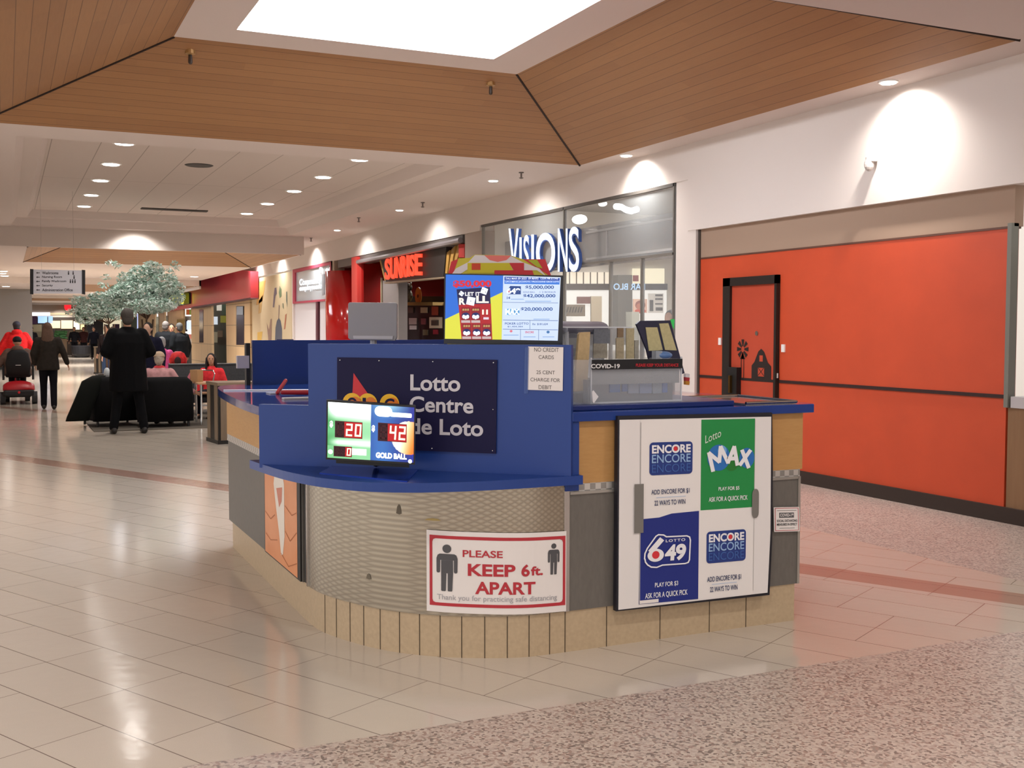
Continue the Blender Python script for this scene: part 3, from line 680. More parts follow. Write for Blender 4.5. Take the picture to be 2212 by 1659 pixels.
# advertising board
XB = 4.535
fr = frame4(at(1338, 907, x=XB), at(1665, 900, x=XB), at(1335.5, 1317, x=XB))
t = thing('advertising_board', 'tall white black-edged lottery poster board with four panels leaning on kiosk front', 'sign', fr.p(.5, 0))
b = B(); DK = M('1b1a24', .5)
b.slab(fr, [(-.012, -.008), (1.008, -.008), (1.022, .3), (1.02, .7), (1.01, 1.022), (-.01, 1.02)], -.03, .0, DK); b.out('board_frame', t)
b = B().slab(fr, [(0, 0), (.99, .008), (1.005, .35), (1.0, 1), (0, 1)], .0, .004, M('e2dedd', .55)); b.out('backing_board', t)
o_ = .006
b = B(); b.rect(fr, .13, .012, .885, .995, o_-.001, M('e6e2e0', .5)); GRN = M('1f8a45', .45); NV = M('1b2b7d', .45)
b.rect(fr, .52, .499, .885, .992, o_, GRN).poly(fr, [(.125, .018), (.51, .014), (.51, .497), (.33, .492), (.25, .475), (.13, .472)], o_, NV)
b.rect(fr, .127, .02, .132, .985, o_+.0005, M('a8a4a2', .7)).rect(fr, .884, .03, .887, .985, o_+.0005, M('b5b1ae', .7)).rect(fr, .13, .02, .25, .038, o_+.001, PAPER)
b.out('printed_panel', t)
WI = M('e9e9ee', .5); LB = M('8fb0d8', .5); MB = M('3c5fa3', .5); NI = M('2a3560', .5)
def encore(b, u0, v0, u1, v1):
    b.rrect(fr, u0, v0, u1, v1, .022, .02, o_+.001, M('243a80', .4)); w = u1-u0; h = v1-v0
    b.text(fr, 'ENCORE', u0+.05*w, v0+.66*h, u1-.05*w, v0+.92*h, o_+.003, WI, .035).text(fr, 'ENCORE', u0+.05*w, v0+.37*h, u1-.05*w, v0+.63*h, o_+.003, LB, .012)
    b.text(fr, 'ENCORE', u0+.05*w, v0+.08*h, u1-.05*w, v0+.33*h, o_+.003, MB, .0); b.disc(fr, u0+.592*w, v0+.79*h, .0135*w/.278, .013*h/.18, o_+.0035, M('d2323c', .5))
for a_ in ((.185, .702, .463, .877), (.562, .204, .83, .379)): b = B(); encore(b, *a_); b.out('logo', t)
b = B()
for u0, w_, m_ in ((.565, .36, None),):
    b.disc(fr, .638, .782, .077, .072, o_+.001, M('2f6fb8', .3)).disc(fr, .83, .775, .052, .056, o_+.001, M('2f6fb8', .3)).disc(fr, .725, .745, .045, .04, o_+.0008, M('2a7a35', .3)).disc(fr, .66, .82, .03, .028, o_+.0012, M('6fa8dd', .3))
def stroke(b, fr, pts, w, off, m, asp=1.0):
    for i in range(len(pts)-1):
        a, c = Vector(pts[i]), Vector(pts[i+1]); d = Vector((c.x-a.x, (c.y-a.y)*asp)).normalized(); n = Vector((-d.y, d.x/asp))*w*.5; e = Vector((d.x, d.y/asp))*w*.25
        b.poly(fr, [tuple(a-e-n), tuple(c+e-n), tuple(c+e+n), tuple(a-e+n)], off+i*.0002, m)
def G(x, y): return ((x/2212*330+1370-1336)/326.5, None)
def gm(x, y):
    px, py = 1370+x*330/2212, 900+y*210/1408; u = (px-1337)/327; yt = 907-.021*(px-1338); yb = 1317-.127*(px-1335); return (u, 1-(py-yt)/(yb-yt))
for iP, P in enumerate(([(1090, 770), (1030, 520), (1180, 640), (1200, 430), (1310, 650), (1400, 430), (1450, 680)], [(1310, 600), (1430, 590)], [(1520, 480), (1620, 715)], [(1640, 480), (1490, 680)])):
    stroke(b, fr, [gm(*q) for q in P], .026, o_+.003+.0006*iP, WI, 1.25)
b.text(fr, 'Lotto', .545, .862, .65, .905, o_+.003, M('cfe0cf', .5), 0, rot=.35)
b.out('logo', t)
b = B()
def g2(x, y):
    px, py = 1330+x*370/2212, 1090+y*240/1435; u = (px-1337)/327; yt = 907-.021*(px-1338); yb = 1317-.127*(px-1335); return (u, 1-(py-yt)/(yb-yt))
OLN = [g2(*q) for q in ((350, 690), (355, 620), (385, 550), (490, 395), (520, 375), (585, 378), (620, 400), (880, 385), (915, 400), (925, 440), (915, 690), (900, 725), (860, 740), (570, 765), (500, 795), (430, 792), (385, 765), (358, 730), (350, 690))]
stroke(b, fr, OLN, .009, o_+.002, WI, 1.25)
stroke(b, fr, [g2(*q) for q in ((555, 440), (430, 590))], .035, o_+.0028, WI, 1.25)
q = g2(488, 640); b.disc(fr, q[0], q[1], .083*.55*1.15, .083*.42, o_+.003, WI).disc(fr, q[0], q[1]+.002, .024, .021, o_+.0035, M('d2323c', .5))
q0 = g2(595, 720); q1 = g2(880, 480); b.text(fr, '49', q0[0], q0[1], q1[0]-.01, q1[1], o_+.0042, WI, .045, shear=.06)
q0 = g2(612, 472); q1 = g2(860, 415); b.text(fr, 'LOTTO', q0[0], q0[1], q1[0], q1[1], o_+.003, WI, .02, sp=1.25); b.out('logo', t)
b = B()
for s_, u0, u1, v0, v1, m_ in (('ADD ENCORE FOR $1', .198, .445, .596, .625, NI), ('22 WAYS TO WIN', .218, .418, .54, .567, NI), ('PLAY FOR $5', .638, .78, .598, .621, WI), ('ASK FOR A QUICK PICK', .573, .838, .538, .568, WI),
                              ('PLAY FOR $3', .225, .375, .098, .126, WI), ('ASK FOR A QUICK PICK', .163, .438, .04, .074, WI), ('ADD ENCORE FOR $1', .568, .8, .098, .13, NI), ('22 WAYS TO WIN', .588, .775, .045, .073, NI)):
    b.text(fr, s_, u0, v0, u1, v1, o_+.002, m_, .012)
b.rect(fr, .23, .581, .42, .583, o_+.002, LB).rect(fr, .6, .086, .77, .088, o_+.002, LB)
b.out('lettering', t)
b = B(); TP = M('77746f', .45); b.rect(fr, .09, .40, .148, .66, o_+.004, TP); b.out('duct_tape', t)
b = B().rrect(fr, .868, .437, .915, .6, .02, .03, o_+.004, TP); NORECALC.add('duct_tape'); b.out('duct_tape', t)
# small covid sticker
fr = frame4(at(1671, 1096, x=4.565), at(1726, 1095, x=4.565), at(1672, 1149, x=4.565))
t = thing('social_distancing_sticker', 'small white square sticker about social distancing on grey kiosk panel', 'sticker', fr.p(.5, 0))
b = B().slab(fr, [(0, 0), (1, 0), (1, 1), (0, 1)], -.004, .002, PAPER); b.out('sticker_sheet', t)
b = B().rect(fr, .04, .95, .96, .97, .003, RED).rect(fr, .04, .04, .96, .06, .003, RED).rect(fr, .04, .04, .06, .97, .003, RED).rect(fr, .94, .04, .96, .97, .003, RED)
b.rect(fr, .2, .57, .78, .78, .003, M('5a5a5c', .6)).text(fr, 'COVID-19', .23, .62, .75, .74, .004, PAPER, .02).text(fr, 'SOCIAL DISTANCING', .1, .4, .9, .5, .004, INK, .02).text(fr, 'MEASURES IN EFFECT', .1, .25, .9, .35, .004, INK, .02)
b.rect(fr, .12, .86, .88, .875, .003, INK).rect(fr, .2, .14, .8, .155, .003, INK); b.out('lettering', t)
# side poster: orange drink advert
P0 = Vector((6, -1.405, 0)); n0 = Vector((0, 1, 0))
fr = Fr((6.60, -1.41, .2), (-.885, 0, 0), (0, 0, .60))
t = thing('drink_poster', 'orange drink poster with a white bottle shape on the long side of the kiosk', 'poster', fr.p(.5, 0))
B().slab(fr, [(0, 0), (1, 0), (1, 1), (0, 1)], -.006, .004, M('1d1a18', .5)).out('poster_frame', t)
m, N, L, p, tc, mth, mix, S = nodes('orange_poster_print', .35)
L.new(mix(noise(N, L, tc.outputs['Object'], 5, 3), lin('e8a070'), lin('cf7d48')), p.inputs['Base Color'])
b = B().rect(fr, .02, .012, .93, .99, .005, m); WB = M('e5dcd0', .5)
b.poly(fr, [(.36, .93), (.52, .95), (.6, .8), (.6, .3), (.55, .12), (.5, .1), (.45, .3), (.36, .55), (.3, .75)], .006, WB)
b.poly(fr, [(.38, .72), (.55, .76), (.53, .62), (.46, .55)], .0066, M('c9806a', .5))
for P in ([(.04, .42), (.2, .38), (.33, .45)], [(.62, .36), (.75, .3), (.92, .42)], [(.05, .2), (.2, .17), (.4, .22)], [(.62, .6), (.8, .55), (.92, .6)], [(.5, .12), (.7, .05), (.92, .14)]): stroke(b, fr, P, .008, .0065, M('a8643c', .6))
b.out('printed_art', t)
class PX:
    """a vertical plane of the place, addressed by where its points show in the photograph"""
    def __init__(s, P, n): s.P = Vector(P); s.n = Vector(n).normalized(); s.n = s.n if s.n.dot(s.P-CAM) > 0 else -s.n
    def p(s, x, y, off=0): return onp(x, y, s.P, s.n) - s.n*off
    def slab(s, b, pts, th, m, off=0):
        n = len(pts); vs = [s.p(x, y, off) for x, y in pts] + [s.p(x, y, off)+s.n*th for x, y in pts]
        return b.add(vs, [tuple(range(n)), tuple(range(n, 2*n))[::-1]] + [(i, n+i, n+(i+1) % n, (i+1) % n) for i in range(n)], m)
nF = Vector((math.cos(YAW), math.sin(YAW), 0))
def pr(b, X, x0, y0, x1, y1, off, m): return b.quad([X.p(x0, y1, off), X.p(x1, y1, off), X.p(x1, y0, off), X.p(x0, y0, off)], m)
# ---- jackpot display on the shelf
nJ = Vector((math.cos(YAW+.12), math.sin(YAW+.12), 0)); J = PX(Vector((4.86, -1.60, 0)), nJ)
t = thing('jackpot_display', 'glowing green and blue jackpot display with red digits 20 and 42 on the shelf', 'display', J.p(800, 1020))
fj = frame4(J.p(707.5, 866), J.p(896, 878.5), J.p(706, 990)); 
b = B().slab(fj, [(-.012, -.02), (1.012, -.02), (1.012, 1.02), (-.012, 1.02)], -.05, 0, M('0f1014', .3)); b.slab(fj, [(.1, -.1), (.95, -.1), (.95, .95), (.1, .95)], -.12, -.05, M('0f1014', .4)); b.out('housing', t)
m, N, L, p, tc, mth, mix, S = nodes('jackpot_picture', .4)
uv = N.new('ShaderNodeUVMap')
def emis(col, st): return M(col, .4, em=st)
b = B(); LE = 3.0
cols = [('b8f0c0', 1.6), ('e8fff0', LE), ('c8f5d0', 1.6), ('8fe0a0', 1.0), ('e0ffea', 2.2), ('9be8ac', 1.1), ('d2f7da', 1.5), ('a5e8b4', 1.1)]
def rectg(u0, v0, u1, v1, off, c, st): b.rect(fj, u0, v0, u1, v1, off, emis(c, st))
# the printed picture, lit from behind: green half and blue half
m = D.materials.new('jackpot_print'); m.use_nodes = True; N = m.node_tree.nodes; L = m.node_tree.links; p = N['Principled BSDF']
at_ = N.new('ShaderNodeAttribute'); at_.attribute_name = 'print'; L.new(at_.outputs['Color'], p.inputs['Emission Color']); p.inputs['Emission Strength'].default_value = 1.05; p.inputs['Base Color'].default_value = (.04, .04, .04, 1)
nu, nv = 144, 96
vs = [fj.p(i/nu*.988+.006, j/nv*.97+.015, .002) for j in range(nv+1) for i in range(nu+1)]
b = B().add(vs, [(j*(nu+1)+i, j*(nu+1)+i+1, (j+1)*(nu+1)+i+1, (j+1)*(nu+1)+i) for j in range(nv) for i in range(nu)], m)
NORECALC.add('lit_print'); o = b.out('lit_print', t)
ca = o.data.color_attributes.new('print', 'FLOAT_COLOR', 'POINT')
def lerp(a, c, k): k = max(0, min(1, k)); return tuple(x+(y-x)*k for x, y in zip(a, c))
for j in range(nv+1):
    for i in range(nu+1):
        u, v = i/nu, j/nv
        if u < .495:
            g = lerp((.22, .62, .3), (.62, .9, .66), (u/.4)); c = lerp(g, (1.3, 1.35, 1.3), max(0, (v-.66)/.16)*min(1, .35+u/.15)); c = lerp(c, (.45, .85, .55), .6*math.exp(-((v-.5)/.1)**2)*(1-u)); c = lerp(c, (1.1, 1.2, 1.1), .9*math.exp(-((v-.29)/.06)**2)*min(1, u/.12))
            if v < .22: c = lerp(c, (.5, .85, .56), .7)
        else:
            c = lerp((.02, .12, .5), (.13, .38, .72), math.exp(-((u-.62)/.2)**2)); c = lerp(c, (.7, .95, 1), .85*max(0, (v-.75)/.25)*(1-abs(u-.72)/.28)); c = lerp(c, (.03, .12, .6), max(0, (u-.93)/.07)*(1 if v > .75 or v < .2 else 0))
            d = math.hypot((u-.94)/.2, (v-.44)/.3)
            if d < 1: c = lerp((1.3, 1.25, 1.1), (1.2, .45, .05), (u-.84)/.16*.9+(.44-v)*.8)
        ca.data[j*(nu+1)+i].color = (*[x**1.9 for x in c], 1)
b = B(); WW = emis('ffffff', 2.4)
b.rrect(fj, .54, .79, .74, .97, .06, .08, .003, WW).rrect(fj, .72, .80, .965, .875, .01, .02, .003, WW)
for u, v, t1 in ((.5, .51, '$'), (.02, .54, '$')): b.text(fj, t1, u+.008, v, u+.045, v+.12, .003, WW, .05)
b.disc(fj, .04, .12, .026, .04, .003, WW).disc(fj, .955, .035, .022, .035, .003, WW).text(fj, 'GOLD BALL', .56, .062, .915, .16, .004, WW, .05)
b.rect(fj, .28, .09, .45, .2, .003, emis('f5fff5', 2)); b.text(fj, 'LOTTO MAX', .17, .78, .42, .86, .003, emis('d4ead8', 1.6), .01).text(fj, '649', .56, .84, .70, .93, .0035, emis('cfe0ef', 1.4), .02)
NORECALC.add('glowing_print'); b.out('glowing_print', t)
SEG = {'2': 'abged', '0': 'abcdef', '4': 'fgbc', '8': 'abcdefg'}
def digit(b, fr, x0, y0, x1, y1, ch, off, m, k=.2):
    w, h = x1-x0, y1-y0; tx, ty = w*k, h*k*.55; sl = .1*w
    R = {'a': (0, h-ty, w, h), 'd': (0, 0, w, ty), 'g': (0, h/2-ty/2, w, h/2+ty/2), 'f': (0, h/2, tx, h), 'e': (0, 0, tx, h/2), 'b': (w-tx, h/2, w, h), 'c': (w-tx, 0, w, h/2)}
    for s_ in SEG[ch]:
        a = R[s_]; P = [(a[0], a[1]), (a[2], a[1]), (a[2], a[3]), (a[0], a[3])]
        b.poly(fr, [(x0+q[0]+sl*q[1]/h, y0+q[1]) for q in P], off, m)
HOT = emis('ffdfae', 3.2); DRK = M('3a1520', .5); RDG = emis('b3151c', 1.1); DIM = M('4a1a26', .5)
for i, (u0, v0, u1, v1, ds, ub) in enumerate(((.094, .387, .396, .656, '820', None), (.585, .371, .905, .672, '842', None), (.083, .056, .279, .217, '880', None))):
    b = B(); b.rect(fj, u0-.006, v0-.01, u1+.006, v1+.01, .004, M('5b2030', .4)); n = 3; w = (u1-u0)/3.15
    split = u0+(1.0 if i < 2 else 1.9)*(u1-u0)/3
    b.rect(fj, u0, v0, split, v1, .005, DRK).rect(fj, split, v0, u1, v1, .005, RDG)
    NORECALC.add('digit_window'); o = b.out('digit_window', t)
    for k, ch in enumerate(ds):
        x0 = u0+.02*(u1-u0)+k*(u1-u0)/3+(u1-u0)*.04; on = k > 0 if i < 2 else k == 2
        b = B(); digit(b, fj, x0, v0+.1*(v1-v0), x0+(u1-u0)*.235, v1-.1*(v1-v0), ch, .0065, HOT if on else DIM, .24); NORECALC.add('digit'); b.out('digit', o)
q0, q1, q2, q3 = at(690, 1021, z=.864), at(880, 1039, z=.864), at(905, 1012, z=.864), at(728, 1000, z=.864)
b = B(); b.add([q0, q1, q2, q3]+[q+Vector((0, 0, -.006)) for q in (q0, q1, q2, q3)], [(0, 1, 2, 3), (4, 7, 6, 5), (0, 4, 5, 1), (1, 5, 6, 2), (2, 6, 7, 3), (3, 7, 4, 0)], M('2a48b0', .12, .6)); b.out('display_base', t)
mid = (q2+q3)/2; b = B().tube([mid+Vector((0, 0, -.002)), fj.p(.5, .05, -.06)], .014, BLACK); b.out('display_stand', t)
# ---- lottery screen above the wall
T = PX(FW*5.32, nF); T.P.z = 0
t = thing('lottery_screen', 'wide monitor showing lottery jackpots and a red scratch ticket above the blue wall', 'screen', T.p(1088, 745))
ft = frame4(T.p(959.6, 590.5), T.p(1217, 595), T.p(958.7, 739.5))
b = B().slab(ft, [(0, -.02), (1, -.02), (1, 1), (0, 1)], -.045, 0, M('10121c', .3)); b.out('housing', t)
b = B().tube([ft.p(.5, .3, -.06), Vector((ft.p(.5, .3, -.06).x, ft.p(.5, .3, -.06).y, 1.11))], .02, BLACK).box(tuple(ft.p(.5, 0, -.06)+Vector((-.1, -.12, 0)))[:2]+(1.108,), tuple(ft.p(.5, 0, -.06)+Vector((.1, .12, 0)))[:2]+(1.125,), BLACK); b.out('stand', t)
def sx(x): return (x-50)/1335
def sy(y, x=700): return 1-((y-262-(x-50)*.0172)/768)
class SF:      # screen frame addressed in the measuring grid of the screen picture
    def p(s, x, y, off=0): return ft.p(sx(x), sy(y, x), off)
    n = ft.n
s_ = SF(); b = B(); SB = .85
def sp_(pts, off, c, e=SB): b.poly(s_, pts, off, emis(c, e))
sp_([(68, 275), (712, 287), (700, 1000), (62, 990)], .001, '2f72dc'); sp_([(705, 470), (700, 1000), (62, 990), (64, 772)], .0015, 'e3e34a')
sp_([(712, 287), (1355, 305), (1330, 1012), (700, 1000)], .001, 'cfe0fa', .92)
sp_([(190, 440), (562, 415), (575, 640), (210, 620)], .002, '1d1c4a'); sp_([(212, 610), (575, 598), (595, 1000), (250, 996)], .0022, 'b3242c')
b.text(s_, '$50,000', 150, 425, 580, 340, .003, emis('d8283c', .9), .05)
b.text(s_, 'LET IT', 285, 512, 455, 470, .003, emis('f0f0f0', 1), .03).text(s_, 'R', 218, 612, 290, 535, .003, emis('f0e8e0', 1), .05).text(s_, 'LL', 410, 592, 552, 512, .003, emis('f0e8e0', 1), .05)
for cx_, cy_, r, a in ((245, 487, 30, .6), (500, 457, 45, .35), (350, 570, 58, .2)):
    sp_([(cx_+r*math.cos(a+PI/4+k*PI/2)*1.1, cy_+r*math.sin(a+PI/4+k*PI/2)*1.1) for k in range(4)], .0035, 'e6eefa', 1.1)
    for dx in ((0,) if r == 58 else (-.3, .3)): b.disc(s_, cx_+dx*r, cy_+dx*r, 5, 5, .004, emis('252a50', .5), 8)
for r_, y0, y1 in ((0, 640, 812), (1, 822, 992)):
    for c_ in range(3):
        x0 = 244+c_*112+r_*12; x1 = x0+100
        if r_ == 0 and c_ == 2:
            b.text(s_, '11', x0+10, 720, x0+75, 665, .003, emis('fff4e0', 1), .06); sp_([(x0+25, 750), (x0+85, 750), (x0+85, 775), (x0+25, 775)], .003, 'e8d8e8'); continue
        sp_([(x0, y0), (x1, y0), (x1+4, y1), (x0+4, y1)], .0026, '8e1d28'); sp_([(x0, y1-28), (x1, y1-28), (x1+2, y1), (x0+2, y1)], .003, 'cbb8b8')
        b.text(s_, '$$$', x0+12, y0+45, x0+88, y0+15, .003, emis('d8c87a', .8), .02); b.disc(s_, x0+50, y0+95, 45, 38, .003, emis('1c2a66', .8), 16)
        for dx in (-22, 0, 22): b.disc(s_, x0+50+dx, y0+(104 if dx else 112), 17, 22, .0034, emis('f4f6ff', 1.1), 10)
BL = '2a5fc4'; sp_([(725, 298), (1345, 315), (1343, 345), (724, 338)], .002, '2b4fae'); sp_([(724, 340), (1343, 347), (1342, 386), (724, 378)], .002, '3f7fe0')
tl = emis('eaf2ff', 1.0); tb = emis('1f56a8', .6)
b.text(s_, 'THU MAR 09 2023  09 MARS  12:04 PM ET/HE', 735, 330, 1325, 308, .003, tl, .01).text(s_, 'UPCOMING JACKPOTS / PROCHAINS GROS LOTS', 735, 368, 1335, 348, .003, tl, .01)
for (x0, y0, x1, y1) in ((712, 581, 1330, 585), (712, 778, 1330, 783), (712, 880, 1330, 885), (1013, 783, 1017, 882), (908, 885, 912, 1003), (1113, 885, 1117, 1005)): sp_([(x0, y0), (x1, y0+8*(x1-x0)/620), (x1, y1+8*(x1-x0)/620), (x0, y1)], .0022, '3a63a0', .7)
sp_([(750, 470), (790, 402), (910, 405), (910, 495), (770, 495)], .0026, '274a8e', .8); b.text(s_, '649', 750, 492, 905, 425, .003, tl, .05)
b.disc(s_, 778, 462, 8, 8, .0036, emis('d2323c', .9), 10)
b.text(s_, '$5,000,000', 960, 440, 1280, 398, .003, tb, .02).text(s_, '$42,000,000', 938, 535, 1298, 493, .003, tb, .02).text(s_, '$20,000,000', 912, 683, 1268, 640, .003, tb, .02)
b.text(s_, 'GOLD BALL', 935, 478, 1070, 462, .003, tb).text(s_, '+ 2 BONUS', 1115, 478, 1300, 462, .003, tb).text(s_, '14', 755, 548, 790, 520, .003, tb, .02)
b.disc(s_, 780, 690, 40, 36, .0026, emis('59a8d8', .9)).disc(s_, 865, 690, 32, 30, .0026, emis('4f98cf', .9)).text(s_, 'MAX', 738, 722, 898, 655, .003, tl, .05)
b.text(s_, 'POKER LOTTO', 735, 832, 1000, 808, .003, tb, .01).text(s_, '$1,404,384', 765, 865, 935, 845, .003, tb).text(s_, 'Rx  $181,624', 1045, 840, 1215, 815, .003, tb, .01)
b.disc(s_, 805, 905, 16, 14, .003, emis('e07a8a', .9), 14).text(s_, 'ENCORE', 965, 928, 1060, 905, .003, emis('d0405c', .9), .02).disc(s_, 1220, 915, 18, 16, .003, emis('4a80b8', .8), 12)
for x0, x1, y in ((720, 890, 945), (945, 1080, 965), (1160, 1290, 965), (960, 1250, 568), (800, 945, 545), (1055, 1235, 768)): sp_([(x0, y), (x1, y), (x1, y+8), (x0, y+8)], .003, '8fb0de', .9)
b.out('screen_picture', t)
# ---- cardboard header behind the screen
X = PX(nF*5.62, nF); t = thing('cardboard_header', 'yellow, red and white arched cardboard header showing behind the lottery screen', 'display header', X.p(1080, 745))
b = B(); X.slab(b, [(966, 600), (975, 565), (992, 558), (1015, 557), (1026, 550), (1104, 552), (1130, 560), (1178, 560), (1192, 600), (1192, 745), (966, 745)], .02, M('c9bd3e', .6)); b.out('header_board', t)
NORECALC.add('printed_shape')
for pts, c, o_2 in (([(966, 600), (975, 565), (990, 559), (976, 600)], 'c8323c', .002), ([(1130, 560), (1178, 560), (1192, 600), (1181, 592)], 'c8323c', .002), ([(972, 598), (985, 580), (1012, 566), (1026, 551), (1104, 553), (1128, 566), (1165, 580), (1181, 598), (1160, 584), (1010, 582), (985, 598)], 'ddd6d8', .003),
                    ([(1010, 568), (1100, 568), (1112, 590), (1010, 590)], 'c9bb2a', .0045), ([(1100, 568), (1132, 568), (1132, 588), (1112, 588)], 'c4303a', .005), ([(1068, 584), (1150, 584), (1155, 600), (1068, 600)], 'c4303a', .006),
                    ([(1046, 551.5), (1104, 552.5), (1094, 562), (1075, 566), (1058, 562)], 'e0766e', .004), ([(1019, 569), (1038, 569), (1038, 583), (1019, 583)], 'c9442a', .006), ([(1140, 562), (1160, 561), (1172, 580), (1160, 577)], 'a9b030', .004)):
    b = B().quad([X.p(*q, o_2) for q in pts][::-1], M(c, .6)); b.out('printed_shape', t)
# ---- grey monitor seen from behind
X = PX(nF*6.3, nF); t = thing('office_monitor', 'plain grey monitor seen from behind above the blue wall', 'monitor', X.p(805, 745))
b = B(); GM = M('9b9ba2', .5)
X.slab(b, [(752, 656), (755, 653), (855, 654), (858, 657), (857, 729), (853, 736), (757, 734), (752, 730)], .04, GM); b.out('monitor_back', t, bevel=.003)
b = B(); X.slab(b, [(763, 725), (849, 726), (848, 733), (764, 732)], .012, M('c0c0c8', .4), off=.008); b.out('port_cover', t)
q = X.p(805, 700, -.03); b = B().tube([q, Vector((q.x, q.y, 1.108))], .02, GM).lathe([(.1, 0), (.1, .012), (.03, .02)], (q.x, q.y, 1.106), GM, 16); b.out('stand', t)
# ---- things on the counters
def item(name, lab, cat, b, loc, group=None, **k): o = b.out(name, loc=loc, **k); return tag(o, lab, cat, group)
X = PX(Vector((6.05, -2.0, 0)), nF)
AC = M('cfd4dc', .08, alpha=.22, spec=.6); ACE = M('dfe3ea', .15, alpha=.6); NORECALC.add('acrylic_panel')
sh = thing('acrylic_ticket_case', 'clear acrylic ticket case with a black COVID-19 strip on the kiosk counter', 'display case', (4.9, -2.9, 1.184))
YA, YB = -2.50, -3.12
K = PX(Vector((4.70, -2.9, 0)), (1, 0, 0))
yl, yr = K.p(1277, 780).y, K.p(1472, 780).y; zt = K.p(1340, 707).z; zs = K.p(1370, 776).z; zb = K.p(1370, 797).z
b = B().box((4.70, yl+.13, 1.184), (4.704, yr, zs), AC).box((5.05, yl+.13, 1.184), (5.054, yr, zt), AC).box((4.70, yl+.13, 1.184), (5.05, yl+.134, zt-.0), AC).box((4.70, yr, 1.184), (5.05, yr+.004, zs), AC)
b.box((4.85, yl+.13, zt-.004), (5.05, yr+.2, zt), AC); b.out('acrylic_panel', sh)
b = B()
for yy in (yl, yr): b.box((4.697, yy-.003, 1.184), (4.705, yy+.003, zs+.01), ACE)
b.box((4.697, yl, 1.184), (4.705, yr, 1.192), ACE).box((4.84, yl+.13, zt-.003), (5.055, yl+.136, zt+.003), ACE).box((4.845, yl+.13, zt-.003), (4.853, yr+.2, zt+.003), ACE); b.out('acrylic_edge', sh)
b = B().box((4.69, yl, zb), (4.695, yr, zs), M('17171a', .35)); b.out('warning_strip', sh)
b = B(); fk = frame4(K.p(1277, 776, .012), K.p(1472, 776, .012), K.p(1277, 797, .012)); b.text(fk, 'COVID-19', -.015, .06, .295, .52, .001, M('e6e6e6', .5), .03).text(fk, 'PLEASE KEEP YOUR DISTANCE', .47, .22, .95, .55, .001, M('b5202c', .5), .03); b.out('lettering', sh)
b = B().box((4.75, yl-.01, 1.184), (4.98, yr+.02, 1.30), M('8b8f92', .4, alpha=.75)); b.out('lower_bin', sh)
b = B().box((4.712, yl-.005, zb-.075), (4.716, yr+.005, zb), M('8d9092', .4)); b.out('frosted_band', sh)
for i, (x0, x1, y0, y1, c) in enumerate(((1318, 1340, 822, 848, '4a6ea8'), (1345, 1356, 820, 846, '3f66a8'), (1357, 1380, 822, 850, '8f98ad'), (1382, 1408, 820, 850, '7f90b5'), (1410, 1430, 822, 850, '8e9aa8'), (1431, 1442, 820, 848, '4a70b5'))):
    K2 = PX(Vector((4.735, 0, 0)), (1, 0, 0)); a_, c_ = K2.p(x0, y1), K2.p(x1, y0)
    item('gum_packet', 'small blue or silver packet in clear bin below black strip, %s from tan strip' % 'one two three four five six'.split()[i], 'packet',
         B().box((4.735, a_.y, a_.z), (4.747, c_.y, c_.z), M(c, .4, var=.3, bscale=200)), (4.74, (a_.y+c_.y)/2, a_.z), 'packets in the clear counter bin')
K3 = PX(Vector((5.0, 0, 0)), (1, 0, 0))
tr = thing('ticket_rack', 'dark framed slanted rack with two pale yellow ticket sheets inside the acrylic case', 'rack', K3.p(1420, 860))
b = B(); K3.slab(b, [(1375, 700), (1383, 693), (1448, 692), (1479, 806), (1474, 808), (1466, 778), (1403, 778), (1398, 757)], .015, M('2b2b44', .5)); b.out('rack_frame', tr)
for pts in ([(1394, 707), (1419, 707), (1431, 756), (1401, 758)], [(1423, 699), (1443, 698), (1461, 757), (1436, 756)]):
    b = B(); K3.slab(b, pts, .003, M('c2b98c', .7, var=.08, bscale=60), off=.004); b.out('ticket_sheet', tr)
for i, (x0, x1, y0, y1, c) in enumerate(((1283, 1318, 711, 742, '7b7f88'), (1282, 1312, 742, 774, 'a09a8c'), (1331, 1348, 730, 775, 'b3a68a'), (1334, 1347, 707, 729, '8a745a'), (1353, 1370, 709, 775, 'b5aa88'), (1371, 1380, 735, 775, '9c9a90'))):
    a_, c_ = K3.p(x0, y1, .01), K3.p(x1, y0, .01)
    item('lottery_card', 'card behind the acrylic, %s' % ['the grey one at the top by the wooden strip', 'low one beside the wooden strip', 'short one left of centre pair', 'small brown one above the short card', 'tall one beside the dark rack', 'narrow grey one touching the dark rack'][i], 'card',
         B().box((5.0, a_.y, a_.z), (5.008, c_.y, c_.z), M(c, .6, var=.12, bscale=70)), (5.0, a_.y, a_.z), 'cards in the acrylic case')
K4 = PX(Vector((4.80, 0, 0)), (1, 0, 0)); pts = [(1251, 722), (1254, 718), (1275, 717), (1274, 745), (1268, 843), (1242, 846), (1246, 780)]
b = B(); K4.slab(b, pts, .02, M('bfa67c', .6, var=.1, bscale=40)); item('wooden_strip', 'tall narrow tan strip standing beside the acrylic case on the counter', 'board', b, K4.p(1255, 845))
b = B(); K4.slab(b, [(1246, 850), (1274, 850), (1278, 868), (1249, 872)], .05, M('2b2826', .6, var=.2, bscale=90)); item('card_terminal', 'small dark device lying at the foot of the tan strip', 'terminal', b, K4.p(1260, 870))
K5 = PX(Vector((4.66, 0, 0)), (1, 0, 0)); b = B(); K5.slab(b, [(1279, 846), (1282, 843), (1293, 857), (1283, 871), (1280, 868)], .003, M('e4e2e4', .6)); item('price_tag', 'white diamond shaped tag hanging in front of the clear bin', 'tag', b, K5.p(1284, 870))
b = B(); K3.slab(b, [(1448, 690), (1457, 689), (1456, 711), (1453, 706)], .003, M('3fdc6a', .5)); item('green_note', 'bright green paper note stuck at the top of the dark ticket rack', 'note', b, K3.p(1452, 711))
